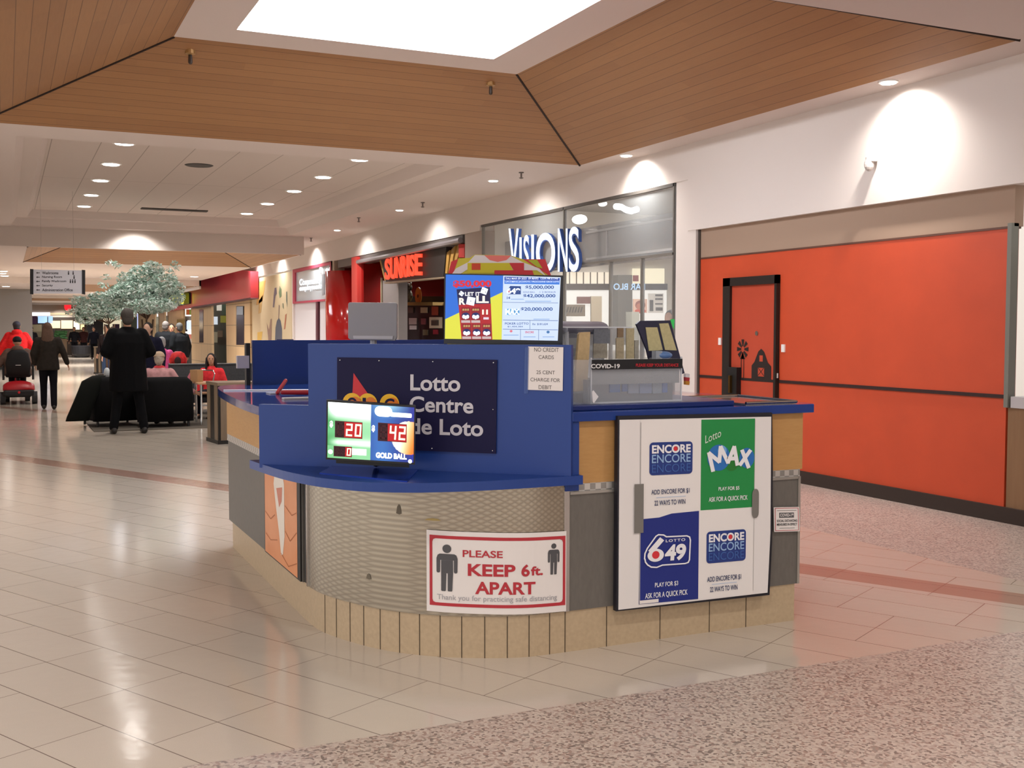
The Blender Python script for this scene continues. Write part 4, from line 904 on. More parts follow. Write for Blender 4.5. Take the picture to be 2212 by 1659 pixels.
q = K3.p(1422, 767, .05); b = B().ell(q, (.03, .055, .022), M('5b7fb5', .3)).box(q+Vector((-.02, .02, -.02)), q+Vector((.02, .06, .024)), M('b9c0c8', .3, alpha=.7)); item('tape_dispenser', 'blue tape dispenser sitting above the COVID-19 strip', 'dispenser', b, q)
b = B()
for i, (y0, c) in enumerate(((806, 'e4dede'), (814, 'b5303a'), (822, 'c9882a'))): K3.slab(b, [(1470, y0), (1479, y0+1), (1478, y0+9), (1470, y0+8)], .02, M(c, .6), off=.05)
item('lighter_stack', 'small white and red boxes stacked beside the clear case', 'box', b, K3.p(1475, 830))
# odds and ends seen between the blue wall and the tan strip
K6 = PX(Vector((5.15, 0, 0)), (1, 0, 0))
for i, (x0, x1, y0, y1, c) in enumerate(((1220, 1247, 730, 752, 'a49a86'), (1232, 1247, 752, 770, '4a4a4c'), (1232, 1243, 770, 790, '8d8270'), (1232, 1243, 800, 822, '94762f'), (1232, 1242, 832, 840, 'dcd9d6'), (1221, 1247, 706, 730, '3b3342'))):
    a_, c_ = K6.p(x0, y1), K6.p(x1, y0)
    b = B().box((5.15, a_.y, a_.z), (5.19, c_.y, c_.z), M(c, .6, var=.15, bscale=60)); item('counter_packet', ['beige packet on the rack near the screen', 'dark grey packet under the beige one', 'brown grey packet mid rack past the blue wall', 'mustard yellow packet past the end of the blue wall', 'thin white packet low past the blue wall', 'dark packet beside the lottery screen edge'][i], 'packet', b, (5.17, a_.y, a_.z), 'packets on the rack behind the blue wall')
b = B().box((5.19, K6.p(1222, 800).y, 1.108), (5.2, K6.p(1248, 800).y, K6.p(1222, 706).z), M('8e8778', .6)); item('packet_rack', 'narrow upright rack behind the end of the blue wall', 'rack', b, (5.2, -2.6, 1.158))
# grey rounded lid behind the case
q = K3.p(1266, 700, -.12); b = B()
b.loft([((q.x, K3.p(1217, 700).y, q.z-.02), (.0, 0, .035), (.12, 0, 0)), ((q.x, K3.p(1315, 700).y, q.z-.02), (.0, 0, .035), (.12, 0, 0))], M('8c8a9c', .3, alpha=.8), 20)
b.box((q.x-.1, K3.p(1230, 700).y, 1.158), (q.x+.1, K3.p(1233, 700).y, q.z-.02), ACE).box((q.x-.1, K3.p(1310, 700).y, 1.158), (q.x+.1, K3.p(1307, 700).y, q.z-.02), ACE)
item('round_lid_display', 'grey domed translucent cover behind the acrylic ticket case', 'display case', b, (q.x, q.y, 1.158))
# tray with metal rim at the end of the counter
ty0, ty1 = -3.47, -3.80
t = thing('counter_tray', 'long silver edged glass tray on the far end of the blue counter', 'tray', (4.85, -3.6, 1.158))
b = B().box((4.60, ty0, 1.159), (5.15, ty1, 1.168), M('b9b6b4', .12, .8)); b.out('tray_plate', t)
b = B(); zz = 1.17
b.tube([(4.6, ty0, zz), (4.6, ty1, zz)], .008, CHROME).tube([(4.6, ty1, zz), (5.15, ty1-.03, zz)], .008, M('2a2a3c', .4)).tube([(5.15, ty0, zz), (5.15, ty1-.03, zz)], .008, CHROME); b.out('tray_rim', t)
b = B().box((5.2, -3.25, 1.158), (7.8, -3.8, 1.162), M('b04a30', .1, spec=.8)); b.out('glass_top', kiosk)  # orange reflection put into the glass colour
# side counter: reflection along the edge painted as a white strip, lighters and coins
b = B()
e0, e1 = at(483, 844, z=1.1505), at(667, 843.5, z=1.1505)
b.tube([e0, e1], .008, M('d9dde8', .3)); item('edge_glint', 'thin white glint painted across the blue side counter', 'strip', b, (e0+e1)/2)
q = at(612, 847, z=1.16); b = B().cap(q+Vector((-.06, .05, -.0)), .012, q+Vector((.02, -.02, .07)), .012, M('b0202a', .4)); item('red_pen', 'red pen propped up on the blue side counter', 'pen', b, q)
q = at(645, 851, z=1.16); b = B().cap(q+Vector((.03, .09, .01)), .014, q+Vector((-.04, -.07, .01)), .016, M('a31d28', .4)); item('red_marker', 'thick red marker lying beside the pen on side counter', 'marker', b, q)
q = at(600, 850, z=1.151); b = B().box(q+Vector((-.06, -.1, 0)), q+Vector((.06, .06, .006)), M('b5b9c6', .25)); item('coin_dish', 'flat pale glass dish under the red pen', 'dish', b, q)
q = at(645, 862, z=1.151); b = B().box(q+Vector((-.03, -.09, 0)), q+Vector((.03, .09, .01)), M('c3bdb8', .4)); item('paper_pad', 'small pale pad in front of the red marker', 'pad', b, q)
for px, w, h_ in ((598, 36, 7), (560, 46, 4)):
    q0, q1 = at(px+0, 740-h_, x=8.3), at(px+w, 740, x=8.3)
    b = B().box((8.3, q0.y, 1.0), (8.36, q1.y, q0.z), M('4b4a66', .5)); item('chair_back', 'dark violet panel edge peeking over the rear blue wall, %s one' % ('taller' if h_ == 7 else 'lower'), 'panel', b, (8.33, (q0.y+q1.y)/2, 1.0))
# ------------------------------------------------------------------ storefronts along the right wall
S0 = PX(Vector((0, WY, 0)), (0, 1, 0))
def px_thing(name, lab, cat, X, x, y, group=None): return thing(name, lab, cat, X.p(x, y), group)
def plate(name, parent, X, pts, th, m, off=0, **k):
    b = B(); X.slab(b, pts, th, m, off); return b.out(name, parent, **k)
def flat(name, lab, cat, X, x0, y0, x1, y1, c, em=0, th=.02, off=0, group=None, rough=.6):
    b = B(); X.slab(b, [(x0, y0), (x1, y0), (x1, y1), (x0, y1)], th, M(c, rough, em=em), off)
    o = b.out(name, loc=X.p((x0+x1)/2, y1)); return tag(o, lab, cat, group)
# shop rooms behind the wall line
ROOMW = M('d8d2c8', .7)
def room(x0, x1, y1, h, wall, floor_c, ceil_c, name, back=None):
    b = B(); b.box((x0, y1, 0), (x1, y1-.05, h), back or wall).box((x0-.05, y1, 0), (x0, WY-.25, h), wall).box((x1, y1, 0), (x1+.05, WY-.25, h), wall)
    b.box((x0, y1, h), (x1, WY-.25, h+.05), ceil_c); struct(b, name)
room(10.98, 16.79, -14, 3.6, M('ddd8d0', .7), None, M('8d857e', .8), 'wall_glass_shop')
room(17.55, 25.7, -12.5, 3.5, M('8e1712', .6), None, M('4a3c33', .8), 'wall_record_shop', M('5e1410', .7))
spot('shop_lamp', (13.2, -9.3, 3.4), 300, 150, .8); spot('shop_lamp', (15.2, -9.0, 3.4), 220, 150, .8); spot('shop_lamp', (12.2, -11.5, 3.4), 220, 150, .8)
spot('shop_lamp', (21, -9.0, 3.3), 160, 140, .8); spot('shop_lamp', (24, -9.0, 3.3), 100, 140, .8)
# glass storefront
GL = M('dfe6ea', .03, alpha=.13, spec=.8); FRM = M('8a8782', .4, .5)
gs = px_thing('glass_storefront', 'tall clear glass storefront with thin steel mullions beside the white pillar', 'storefront', S0, 1250, 700)
b = B().box((10.98, WY-.03, 0), (16.8, WY-.02, 3.29), GL); b.out('glass_pane', gs)
for i, xx in enumerate((11.02, S0.p(1384, 640).x, S0.p(1316, 640).x, S0.p(1216, 640).x, 16.76)):
    B().box((xx-.012, WY-.05, 0), (xx+.012, WY, 3.29 if i in (0, 3, 4) else 2.45), FRM).out('mullion', gs)
B().box((11, WY-.05, 3.25), (16.8, WY, 3.29), M('55514d', .5)).box((11, WY-.05, 2.44), (14.2, WY, 2.47), FRM).out('transom', gs)
HB = M('7c746f', .6, var=.12, bscale=6)
b = B().box((11.2, WY-.5, 2.46), (16.75, WY-.42, 3.02), HB); b.out('header_panel', gs)
b = B()
for (z0, z1, x0, x1) in ((2.55, 2.58, 11.4, 13.9), (2.93, 2.96, 11.4, 13.9), (2.55, 2.96, 11.4, 11.43), (2.55, 2.96, 13.3, 13.32)): b.box((x0, WY-.42, z0), (x1, WY-.40, z1), M('a09a95', .5))
b.out('header_frame', gs)
# lit sign letters
t = px_thing('channel_letter_sign', 'tall narrow glowing bluish white letters on the glass storefront', 'sign', S0, 1180, 590)
SB2 = M('35508f', .5); SW = M('dfeaff', .4, em=1.25)
for ch, x0, x1, yt, yb in (('V', 1106, 1133, 494, 590), ('I', 1129.5, 1134.5, 513, 589), ('S', 1138.5, 1150.5, 508, 589), ('I', 1155.5, 1161, 507, 589), ('O', 1165.5, 1207, 503, 589), ('N', 1213, 1234, 494, 587), ('S', 1237, 1259, 490, 587)):
    if ch == 'V': x1 = 1128
    b = B().text(S0, ch, x0, yb, x1, yt, .06, SW, .02 if ch in 'O' else .012).text(S0, ch, x0+.5, yb+.5, x1+.5, yt+.3, .057, SB2, .03, depth=.045)
    NORECALC.add('letter'); b.out('letter', t)
# lamps of the glass shop
for i, (pts, lab) in enumerate((([(1330, 446), (1342, 447), (1352, 453), (1364, 456), (1376, 452)], 'wavy glowing ceiling lamp seen through the upper glass'),)):
    X = PX(Vector((0, -8.2, 0)), (0, 1, 0)); P = [X.p(*q) for q in pts]; b = B().tube(P, .045, M('fffdf8', .4, em=5)); item('wavy_lamp', lab, 'ceiling light', b, P[2])
X = PX(Vector((0, -8.6, 0)), (0, 1, 0))
for i, (x, y, r, lab) in enumerate(((1159, 477, .05, 'small round lamp behind the glass above the first tall letters'), (1176, 480, .08, 'round lamp behind the glass over the tall round letter'), (1252, 474, .11, 'bright twin lamp behind the glass above the last letter'), (1302, 440, .06, 'faint lamp under the top edge of the glass'), (1062, 492, .05, 'faint lamp high in the far pane of the glass front'))):
    q = X.p(x, y); b = B().ell(q, (r*1.6, r, r*.7), M('fffdf8', .4, em=4.5 if r > .055 else 2)); item('shop_downlight', lab, 'ceiling light', b, q, 'lamps of the glass fronted shop')
# shop interior
X = PX(Vector((16.3, 0, 0)), (1, 0, 0)); XB2 = PX(Vector((16.74, 0, 0)), (1, 0, 0))
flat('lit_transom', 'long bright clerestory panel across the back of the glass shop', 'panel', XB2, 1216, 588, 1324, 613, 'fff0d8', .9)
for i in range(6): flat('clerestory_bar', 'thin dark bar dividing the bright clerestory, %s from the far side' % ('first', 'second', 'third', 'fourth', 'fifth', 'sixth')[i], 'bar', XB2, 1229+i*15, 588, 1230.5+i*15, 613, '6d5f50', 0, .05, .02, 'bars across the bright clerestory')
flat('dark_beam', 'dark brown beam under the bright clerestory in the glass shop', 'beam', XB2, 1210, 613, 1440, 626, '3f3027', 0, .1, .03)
flat('lit_back_wall', 'bright white display wall in the glass shop', 'display wall', XB2, 1216, 627, 1440, 757, 'fffaf2', .8)  # light on this wall is put in as its own glow
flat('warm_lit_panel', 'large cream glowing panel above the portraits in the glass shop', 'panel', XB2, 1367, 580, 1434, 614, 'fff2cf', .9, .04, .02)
flat('red_lamp_shade', 'small red sign on the cream glowing panel', 'sign', XB2, 1365, 595, 1375, 608, 'b8302c', .3, .04, .07)
flat('grey_screen_panel', 'tall beige grey folding screen in the glass shop', 'screen', X, 1277, 640, 1300, 745, 'a39680', 0, .03)
flat('poster', 'reddish portrait poster left of the folding screen in the glass shop', 'poster', XB2, 1244, 641, 1277, 656, 'b06a5c', .2, .02, .05)
flat('shop_counter', 'dark slatted counter in the glass shop', 'counter', X, 1216, 658, 1264, 683, '6b5b48', 0, .25)
for i in range(6):
    b = B(); X.slab(b, [(1226+i*6, 663), (1228+i*6, 663), (1225+i*6, 675), (1223+i*6, 675)], .01, M('2f2620', .6), .02); item('slat', 'thin dark slanting slat on the shop counter front, %s from the far side' % ('first', 'second', 'third', 'fourth', 'fifth', 'sixth')[i], 'slat', b, X.p(1226+i*6, 675), 'slats on the shop counter front')
flat('square_column', 'dark grey square column inside the glass shop', 'column', X, 1335, 594, 1366, 745, '57534c', 0, .25)
flat('white_box', 'low white box beside the dark column', 'box', X, 1352, 674, 1368, 745, 'a9aa9f', 0, .2, .2)
t = px_thing('portrait_display', 'square red brown face portrait on the shop wall beside the dark column', 'poster', X, 1383, 676)
plate('print', t, X, [(1368, 646), (1398, 646), (1398, 676), (1368, 676)], .02, M('e0b9a4', .5)); b = B()
b.disc(X, 1383, 659, 11, 10, .004, M('8a4a3a', .5)).disc(X, 1382, 662, 8, 7, .006, M('b96a52', .5)).disc(X, 1383, 672, 12, 5, .005, M('c9472f', .5)); NORECALC.add('face_shape'); b.out('face_shape', t)
t = px_thing('photo_board', 'black and white photo board with text blocks at the end of the shop wall', 'poster', X, 1415, 676)
plate('print', t, X, [(1401, 634), (1433, 634), (1433, 676), (1401, 676)], .02, M('d9d6d2', .5)); b = B()
for x0, y0, x1, y1 in ((1403, 648, 1411, 672), (1415, 636, 1431, 640), (1415, 644, 1431, 648), (1415, 655, 1431, 658), (1416, 664, 1431, 671)): pr(b, X, x0, y0, x1, y1, .005, M('4a4848', .5))
b.out('print_blocks', t)
b = B(); b.text(S0, 'BAR BLO', 1386, 626, 1318, 612, -.05, M('b9dcff', .4, em=.9), .02); item('reflected_lettering', 'pale blue painted reflection of shop lettering low on the glass front', 'lettering', b, S0.p(1350, 626))  # reflection of an opposite shop sign, put in as glowing letters
# record store
rs = px_thing('record_storefront', 'red and black open storefront with a curved grey header', 'storefront', S0, 860, 720)
b = B(); S0.slab(b, [(728, 559.5), (775, 549), (997, 500), (997, 524), (775, 569), (728, 579)], .25, M('5c5654', .4), off=-.02); b.out('header_band', rs)
b = B(); P = [S0.p(x, y, .02) for x, y in ((775, 566), (860, 549), (997, 519))]; b.tube(P, .05, M('8f8b90', .3, .6)); b.out('header_rail', rs)
b = B(); q = at(753, 760, y=WY-.35); b.lathe([(.55, 0), (.55, 2.95)], (q.x, q.y, 0), M('c2181a', .15, coat=.5), 28); b.out('red_pillar', rs, smooth=True)
q0, q1 = S0.p(776, 600), S0.p(764, 600)
b = B().box((q0.x, WY-.05, 0), (q1.x, WY+.05, 3.18), M('d8453f', .4)); b.out('red_post', rs)
e_ = at(821, 600, y=-7.9); b = B().prism([(q0.x, WY-.05), (e_.x, -7.9), (e_.x, -7.95), (q0.x, WY-.1)], 0, 3.05, M('b31a16', .5)); b.out('red_side_wall', rs)
NORECALC.add('red_side_wall')
X8 = PX(Vector((0, -7.6, 0)), (0, 1, 0)); X9 = PX(Vector((0, -8.6, 0)), (0, 1, 0))
bd = px_thing('record_store_sign', 'black sign board with glowing orange red letters over the record store', 'sign', S0, 880, 608)
plate('sign_board', bd, S0, [(813, 560), (953, 533), (947, 597), (824, 609)], .12, M('241f1e', .5), off=-.1)
plate('board_edge', bd, S0, [(822, 609), (956, 597), (956, 600), (822, 613)], .14, M('8a7a66', .5), off=-.08)
ORL = M('ff4a30', .4, em=1.3); xs_ = (827, 839, 851, 863, 874, 883, 895, 908)
WD = (827, 838.5, 850.5, 862.5, 873.5, 880, 891.5, 907)
for i, ch in enumerate('SUNRISE'):
    x0, x1 = WD[i]+.8, WD[i+1]-.3; f = (x0-827)/80; yb_ = 604-f*11.5; yt_ = 559-f*13.5
    b = B().text(S0, ch, x0, yb_, x1, yt_, -.03, ORL, .018, depth=.03); b.out('letter', bd)
for i, pts in enumerate((([(952, 545), (958, 540), (953, 590), (948, 592)]), ([(962, 538), (970, 530), (960, 585), (955, 588)]), ([(975, 528), (983, 524), (970, 575), (964, 580)]), ([(808, 562), (813, 561), (822, 605), (819, 606)]))):
    b = B(); S0.slab(b, pts, .05, M('a88140', .5), off=-.12); item('wooden_ray', 'slanting golden wooden ray beside the black sign board, ' + ('touching its end', 'second out', 'outermost', 'at its far end')[i], 'decoration', b, S0.p(pts[0][0], pts[2][1]), 'golden rays round the sign board')
flat('red_sign_box', 'small glossy red box high at the near corner of the record store', 'sign', S0, 985, 527, 997, 556, 'c02a26', 0, .2, -.05)
flat('grey_column', 'pale grey column under the far end of the black sign', 'column', X8, 827, 606, 861, 760, '8d8786', 0, .2)
flat('steel_edge', 'thin cream edge on the red side wall', 'trim', X8, 822, 600, 824, 760, 'b5a88f', 0, .03)
flat('shelf_back', 'black slatted display wall hung with small items in the record store', 'display wall', X9, 861, 640, 990, 760, '1d1a1c', 0, .05)
flat('gold_shelf', 'gold edged shelf above the black display wall', 'shelf', X9, 861, 653, 963, 660, '9a7d4a', 0, .3, .3)
t = px_thing('horned_figure', 'grey brown horned figure standing on the gold shelf', 'figurine', X9, 896, 652)
q = X9.p(896, 652, .15); u_ = .062*24.0/23
b = B().ell(q+Vector((0, 0, .14)), (.16, .08, .15), M('5f5a4c', .7, var=.2, bscale=30)).ell(q+Vector((0, 0, .33)), (.12, .08, .1), M('4a4238', .7)); b.out('body', t)
for s in (-1, 1): b = B().tube([q+Vector((s*.12, 0, .36)), q+Vector((s*.17, 0, .42)), q+Vector((s*.13, 0, .47))], [.025, .02, .008], M('9a9588', .6)); b.out('horn', t)
q = X9.p(921, 640, .15); b = B()
n_ = 24
for k in range(n_): pass
b.loft([(q+Vector((0, .03, 0)), (.2, 0, 0), (0, 0, .2)), (q+Vector((0, .05, 0)), (.2, 0, 0), (0, 0, .2))], M('c9782e', .4), 28).loft([(q+Vector((0, .05, 0)), (.04, 0, 0), (0, 0, .04)), (q+Vector((0, .056, 0)), (.04, 0, 0), (0, 0, .04))], M('2a1c12', .5), 14)
item('orange_record', 'round orange disc with dark centre on the gold shelf', 'record', b, q-Vector((0, 0, .2)))
IT = [(866, 663, 878, 676, '8a5a35', 'brown print at top end of the rows'), (884, 664, 895, 676, '4a3f38', 'dull dark print in the top row'), (911, 664, 925, 676, 'b5a98f', 'tan cone shaped print in the top row'), (935, 662, 948, 681, 'a8503c', 'red brown patterned print in the top row'),
      (866, 687, 877, 699, '6a4f45', 'brown round print in the middle row'), (886, 687, 902, 701, 'a59c9c', 'pale round badge in the middle row'), (912, 688, 922, 701, '7a4a52', 'mauve print in the middle row'), (930, 685, 957, 709, 'd8cdb8', 'cream square frame with a grey picture'),
      (887, 703, 902, 712, 'b5b0b0', 'pale tag under the badge'), (866, 712, 877, 728, '5a3a3e', 'dark red print in the bottom row'), (916, 712, 926, 724, '6f6a55', 'olive print in the bottom row'), (938, 712, 948, 722, '9a3040', 'small crimson print in the bottom row'), (866, 733, 876, 742, '9a8a50', 'yellowish box at the bottom of the rows')]
for x0, y0, x1, y1, c, lab in IT: flat('wall_print', lab+' of the black display wall', 'print', X9, x0, y0, x1, y1, c, 0, .02, .03, 'small goods on the black display wall')
flat('framed_picture_core', 'grey swirl picture inside the cream frame on the black display wall', 'picture', X9, 936, 692, 951, 703, '55504a', 0, .01, .05)
q = X9.p(897, 730, .4); b = B().ell(q, (.28, .14, .2), M('a01a18', .6, var=.2, bscale=20)); item('red_cap_pile', 'rounded red garment heap low in the record store', 'garment', b, q-Vector((0, 0, .2)))
flat('blue_box', 'blue low box edge behind the blue kiosk wall', 'box', X8, 900, 738, 950, 747, '1f3f88', 0, .2)
# community office
co = px_thing('office_storefront', 'white storefront with a pink red window frame and white door panels', 'storefront', S0, 670, 740)
PK = M('b5455c', .5); 
plate('facade_panel', co, S0, [(632, 586), (717, 566), (717, 760), (632, 760)], .2, M('d6d2d6', .5), off=-.06)
for pts in ([(632, 583), (718, 563), (718, 570), (632, 590)], [(632, 590), (637, 589), (637, 652), (632, 653)], [(712, 570), (718, 569), (716, 647), (711, 648)], [(632, 652), (716, 645), (716, 649), (632, 656)], [(682, 652), (686, 652), (686, 760), (682, 760)]):
    plate('red_frame', co, S0, pts, .1, PK if pts[0][0] != 682 else M('5a2a38', .5), off=.0)
plate('window_glass', co, S0, [(637, 589), (711, 571), (711, 647), (637, 652)], .01, M('b9c4cc', .1, spec=.9), off=-.04)
ww = M('ffffff', .5, em=1.3)
b = B().text(S0, 'Community', 645, 621, 692, 603, -.02, ww, .03, rot=-.11).text(S0, 'employment', 645, 632, 692, 617, -.02, ww, .03, rot=-.11)
plate('inner_post', co, S0, [(693, 593), (698, 592), (698, 636), (693, 636)], .02, M('8e939b', .4), off=-.03)
b.out('lettering', co)
for i, (x, y) in enumerate(((690, 583), (704, 586), (712, 581))):
    q = S0.p(x, y, -.02); item('window_lamp', 'small white glowing lamp in the pink framed window, %s one' % ('first', 'middle', 'last')[i], 'lamp', B().ell(q, (.09, .02, .07), M('ffffff', .4, em=2.5)), q, 'lamps in the pink framed window')
# utensil mural
mu = px_thing('utensil_mural', 'cream mural of kitchen utensils and leaves on the corridor wall', 'mural', S0, 590, 745)
m, N, L, p, tc, mth, mix, S = nodes('mural_print', .6); L.new(mix(noise(N, L, tc.outputs['Object'], .8, 3), lin('cdbf9f'), lin('bba98a')), p.inputs['Base Color'])
plate('mural_panel', mu, S0, [(543, 604), (629, 586), (629, 775), (543, 775)], .05, m, off=-.02)
for pts, c in (([(556, 609), (573, 606), (566, 650), (553, 660)], 'd8a860'), ([(592, 622), (596, 621), (597, 634), (594, 640), (591, 664), (588, 664), (590, 638)], '6f6470'), ([(603, 617), (607, 625), (607, 640), (603, 644), (601, 632)], '66785a'), ([(617, 630), (619, 630), (619.5, 664), (617, 650)], '5f6a60'),
               ([(609, 655), (611, 655), (612, 668), (609.5, 664)], '66705e'), ([(601, 658), (603, 660), (601.5, 688), (600, 688)], '85706a'), ([(597, 693), (601, 687), (605, 693), (608, 710), (608, 738), (593, 738), (594, 708)], '4f5668'), ([(575, 697), (580, 712), (583, 690), (586, 688), (585, 740), (579, 740)], '8f7468'),
               ([(615, 680), (618, 677), (615, 710), (612, 712)], 'a86a50'), ([(555, 718), (566, 716), (563, 740), (555, 740)], 'c8a550'), ([(558, 650), (567, 636), (563, 675), (557, 678)], 'b99a66')):
    b = B().quad([S0.p(x, y, -.015) for x, y in pts][::-1], M(c, .6)); NORECALC.add('painted_utensil'); b.out('painted_utensil', mu)
# restaurant with red fascia
S7 = PX(Vector((0, WY+.25, 0)), (0, 1, 0))
rf = px_thing('red_fascia', 'long curved pinkish red fascia above the tan tiled restaurant wall', 'fascia', S7, 480, 660)
RF = M('b5414c', .25)
plate('fascia_panel', rf, S7, [(415, 609), (428, 603), (445, 598), (462, 592), (480, 587), (500, 583), (522, 583), (541.5, 586), (541.5, 644), (480, 654), (415, 664)], .24, RF)
plate('lower_fascia', rf, S7, [(300, 664), (362, 650), (396, 619), (415, 616), (415, 664), (300, 681)], .2, RF, off=-.03)
plate('fascia_edge', rf, S7, [(415, 663), (541.5, 643), (544, 645), (415, 666)], .24, M('4a2a30', .5), off=.01)
TT = celltile('tan_wall_tiles', 'bfa37c', '8f7a5c', 1.45, .72, 0, .45, .2, 0, .03)
pl = px_thing('tan_tiled_wall', 'tan tiled wall with narrow windows under the red fascia', 'wall cladding', S0, 480, 800)
for x0, x1 in ((491, 543), (415, 459), (363, 398), (343.5, 358), (300, 337)):
    q0, q1 = S0.p(x1, 700), S0.p(x0, 700); B().box((q0.x, WY-.05, 0), (q1.x, WY+.04, 2.65), TT).out('tile_pier', pl)
GD = M('2a2530', .1, spec=.8)
for x0, y0, x1, y1, c, lab in ((511, 661, 527, 745, '3a3440', 'tall narrow dark window with purple glints, closest to the kiosk'), (431, 669, 439, 740, '453a48', 'narrow dark window between the two tan piers'), (337.5, 684, 343, 735, '3b3236', 'thin dark window past the yellow sign'), (358.5, 682, 363, 712, '4a3b3a', 'short dark window behind the dark coated pair')):
    flat('narrow_window', lab, 'window', PX(Vector((0, WY+.05, 0)), (0, 1, 0)), x0, y0, x1, y1, c, 0, .03, .01, rough=.15)
flat('pale_reflection', 'pale reflection painted over the top of the tall narrow dark window', 'pane', PX(Vector((0, WY+.07, 0)), (0, 1, 0)), 512, 662, 525.5, 680, '7d8694', 0, .01, .012)  # reflection put in as a paler plate over the glass
Xg = PX(Vector((0, WY-.6, 0)), (0, 1, 0))
flat('dining_room_view', 'grey green dim dining room seen through the gap between tan piers', 'interior panel', Xg, 452, 650, 496, 800, '7f8478', .05, .05)
for x0, y0, x1, y1, c, e, lab in ((468, 657, 478, 671, 'e8e0d0', .6, 'cream lit card'), (479, 657, 489, 680, '5f7f6a', .1, 'green leaf panel'), (459, 684, 468, 701, 'dce6f0', .8, 'white blue lamp'), (476, 682, 486, 697, 'a8a03a', .3, 'yellow olive poster'), (460, 717, 468, 740, 'cfc0a0', .2, 'cream seat back'), (470, 714, 479, 730, 'b5957a', .1, 'brown figure poster'), (470, 728, 490, 745, '4a4844', 0, 'dark table block')):
    flat('dining_item', lab+' in the dining room gap between the tan piers', 'decoration', PX(Vector((0, WY-.56, 0)), (0, 1, 0)), x0, y0, x1, y1, c, e, .045, 0, 'coloured things in the dining room gap')
for x0, y0, x1, y1, c, e, lab in ((402, 668, 416, 680, '8aa03a', .4, 'green and orange menu panel'), (404, 668, 409, 680, 'c8602a', .4, 'orange strip of the menu panel'), (400, 683, 416, 692, '8d9096', 0, 'grey panel'), (403, 694, 416, 712, 'cfe0ff', 1.2, 'bright blue white lamp'), (398, 692, 404, 716, '2a3040', 0, 'dark blue strip'), (398, 722, 416, 732, 'c87a70', 0, 'salmon counter top'), (398, 732, 416, 752, 'b5b0ad', 0, 'pale counter front'), (398, 752, 416, 790, '1c1a1c', 0, 'black counter base'), (382, 690, 398, 730, 'b9923f', .1, 'ochre lit wall')):
    flat('kitchen_item', lab+' at the restaurant opening past the tan pier', 'decoration', PX(Vector((0, WY-.1 if c != 'b9923f' else WY+.1, 0)), (0, 1, 0)), x0, y0, x1, y1, c, e, .02, .02 if c in ('c8602a',) else 0, 'coloured things at the restaurant opening')
t = px_thing('yellow_letter_sign', 'glowing yellow letters on a dark box half hidden by tree leaves', 'sign', S7, 395, 662)
plate('sign_box', t, S7, [(396, 628), (411, 633), (411, 656), (378, 662), (378, 634)], .15, M('1d1a16', .5), off=.05)
b = B().text(S7, 'oone', 376, 660, 409, 636, .22, M('e8e028', .4, em=1.3), .04, rot=-.08); b.out('letter', t)
# ------------------------------------------------------------------ far end of the corridor
E0 = PX(Vector((69.96, 0, 0)), (1, 0, 0)); E1 = PX(Vector((72.5, 0, 0)), (1, 0, 0))
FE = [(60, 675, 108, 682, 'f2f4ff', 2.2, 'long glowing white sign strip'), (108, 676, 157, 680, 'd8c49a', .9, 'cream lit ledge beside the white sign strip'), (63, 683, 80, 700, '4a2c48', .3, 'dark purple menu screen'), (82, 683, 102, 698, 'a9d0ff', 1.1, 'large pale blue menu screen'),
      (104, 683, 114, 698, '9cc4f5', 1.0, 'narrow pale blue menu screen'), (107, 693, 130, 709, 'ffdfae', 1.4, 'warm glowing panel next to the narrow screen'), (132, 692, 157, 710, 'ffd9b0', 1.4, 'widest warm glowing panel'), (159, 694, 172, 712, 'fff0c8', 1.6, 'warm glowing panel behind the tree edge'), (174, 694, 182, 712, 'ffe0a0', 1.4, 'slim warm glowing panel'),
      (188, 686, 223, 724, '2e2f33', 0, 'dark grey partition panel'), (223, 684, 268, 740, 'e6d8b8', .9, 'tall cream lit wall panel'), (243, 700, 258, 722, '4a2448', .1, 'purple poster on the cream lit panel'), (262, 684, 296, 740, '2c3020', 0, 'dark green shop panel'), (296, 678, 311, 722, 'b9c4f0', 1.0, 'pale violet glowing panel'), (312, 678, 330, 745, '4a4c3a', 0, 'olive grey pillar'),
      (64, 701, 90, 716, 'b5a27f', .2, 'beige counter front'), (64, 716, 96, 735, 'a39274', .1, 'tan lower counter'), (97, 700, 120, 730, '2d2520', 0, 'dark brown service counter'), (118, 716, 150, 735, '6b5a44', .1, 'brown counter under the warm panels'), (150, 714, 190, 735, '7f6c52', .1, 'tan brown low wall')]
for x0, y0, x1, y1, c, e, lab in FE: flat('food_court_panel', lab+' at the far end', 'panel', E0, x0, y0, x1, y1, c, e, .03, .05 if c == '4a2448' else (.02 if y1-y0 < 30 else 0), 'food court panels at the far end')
q0 = E0.p(146, 672); t = thing('red_lantern_sign', 'glowing red round sign over the food court by the tree edge', 'sign', q0)
b = B().disc(E0, 146, 662, 7.5, 10, .12, M('e8202a', .4, em=1.5)); NORECALC.add('lantern_face'); b.out('lantern_face', t); plate('lantern_box', t, E0, [(141, 653), (151, 653), (151, 671), (141, 671)], .1, M('8a1a20', .5), off=.11)
for i, (x, y) in enumerate(((168, 656), (207, 658))): flat('red_sign', 'pink red sign glimpsed through the leaves, %s from the lantern' % ('first', 'second')[i], 'sign', E0, x-8, y-4, x+8, y+5, 'd84a4a', .8, .05, .02, 'red signs behind the tree')
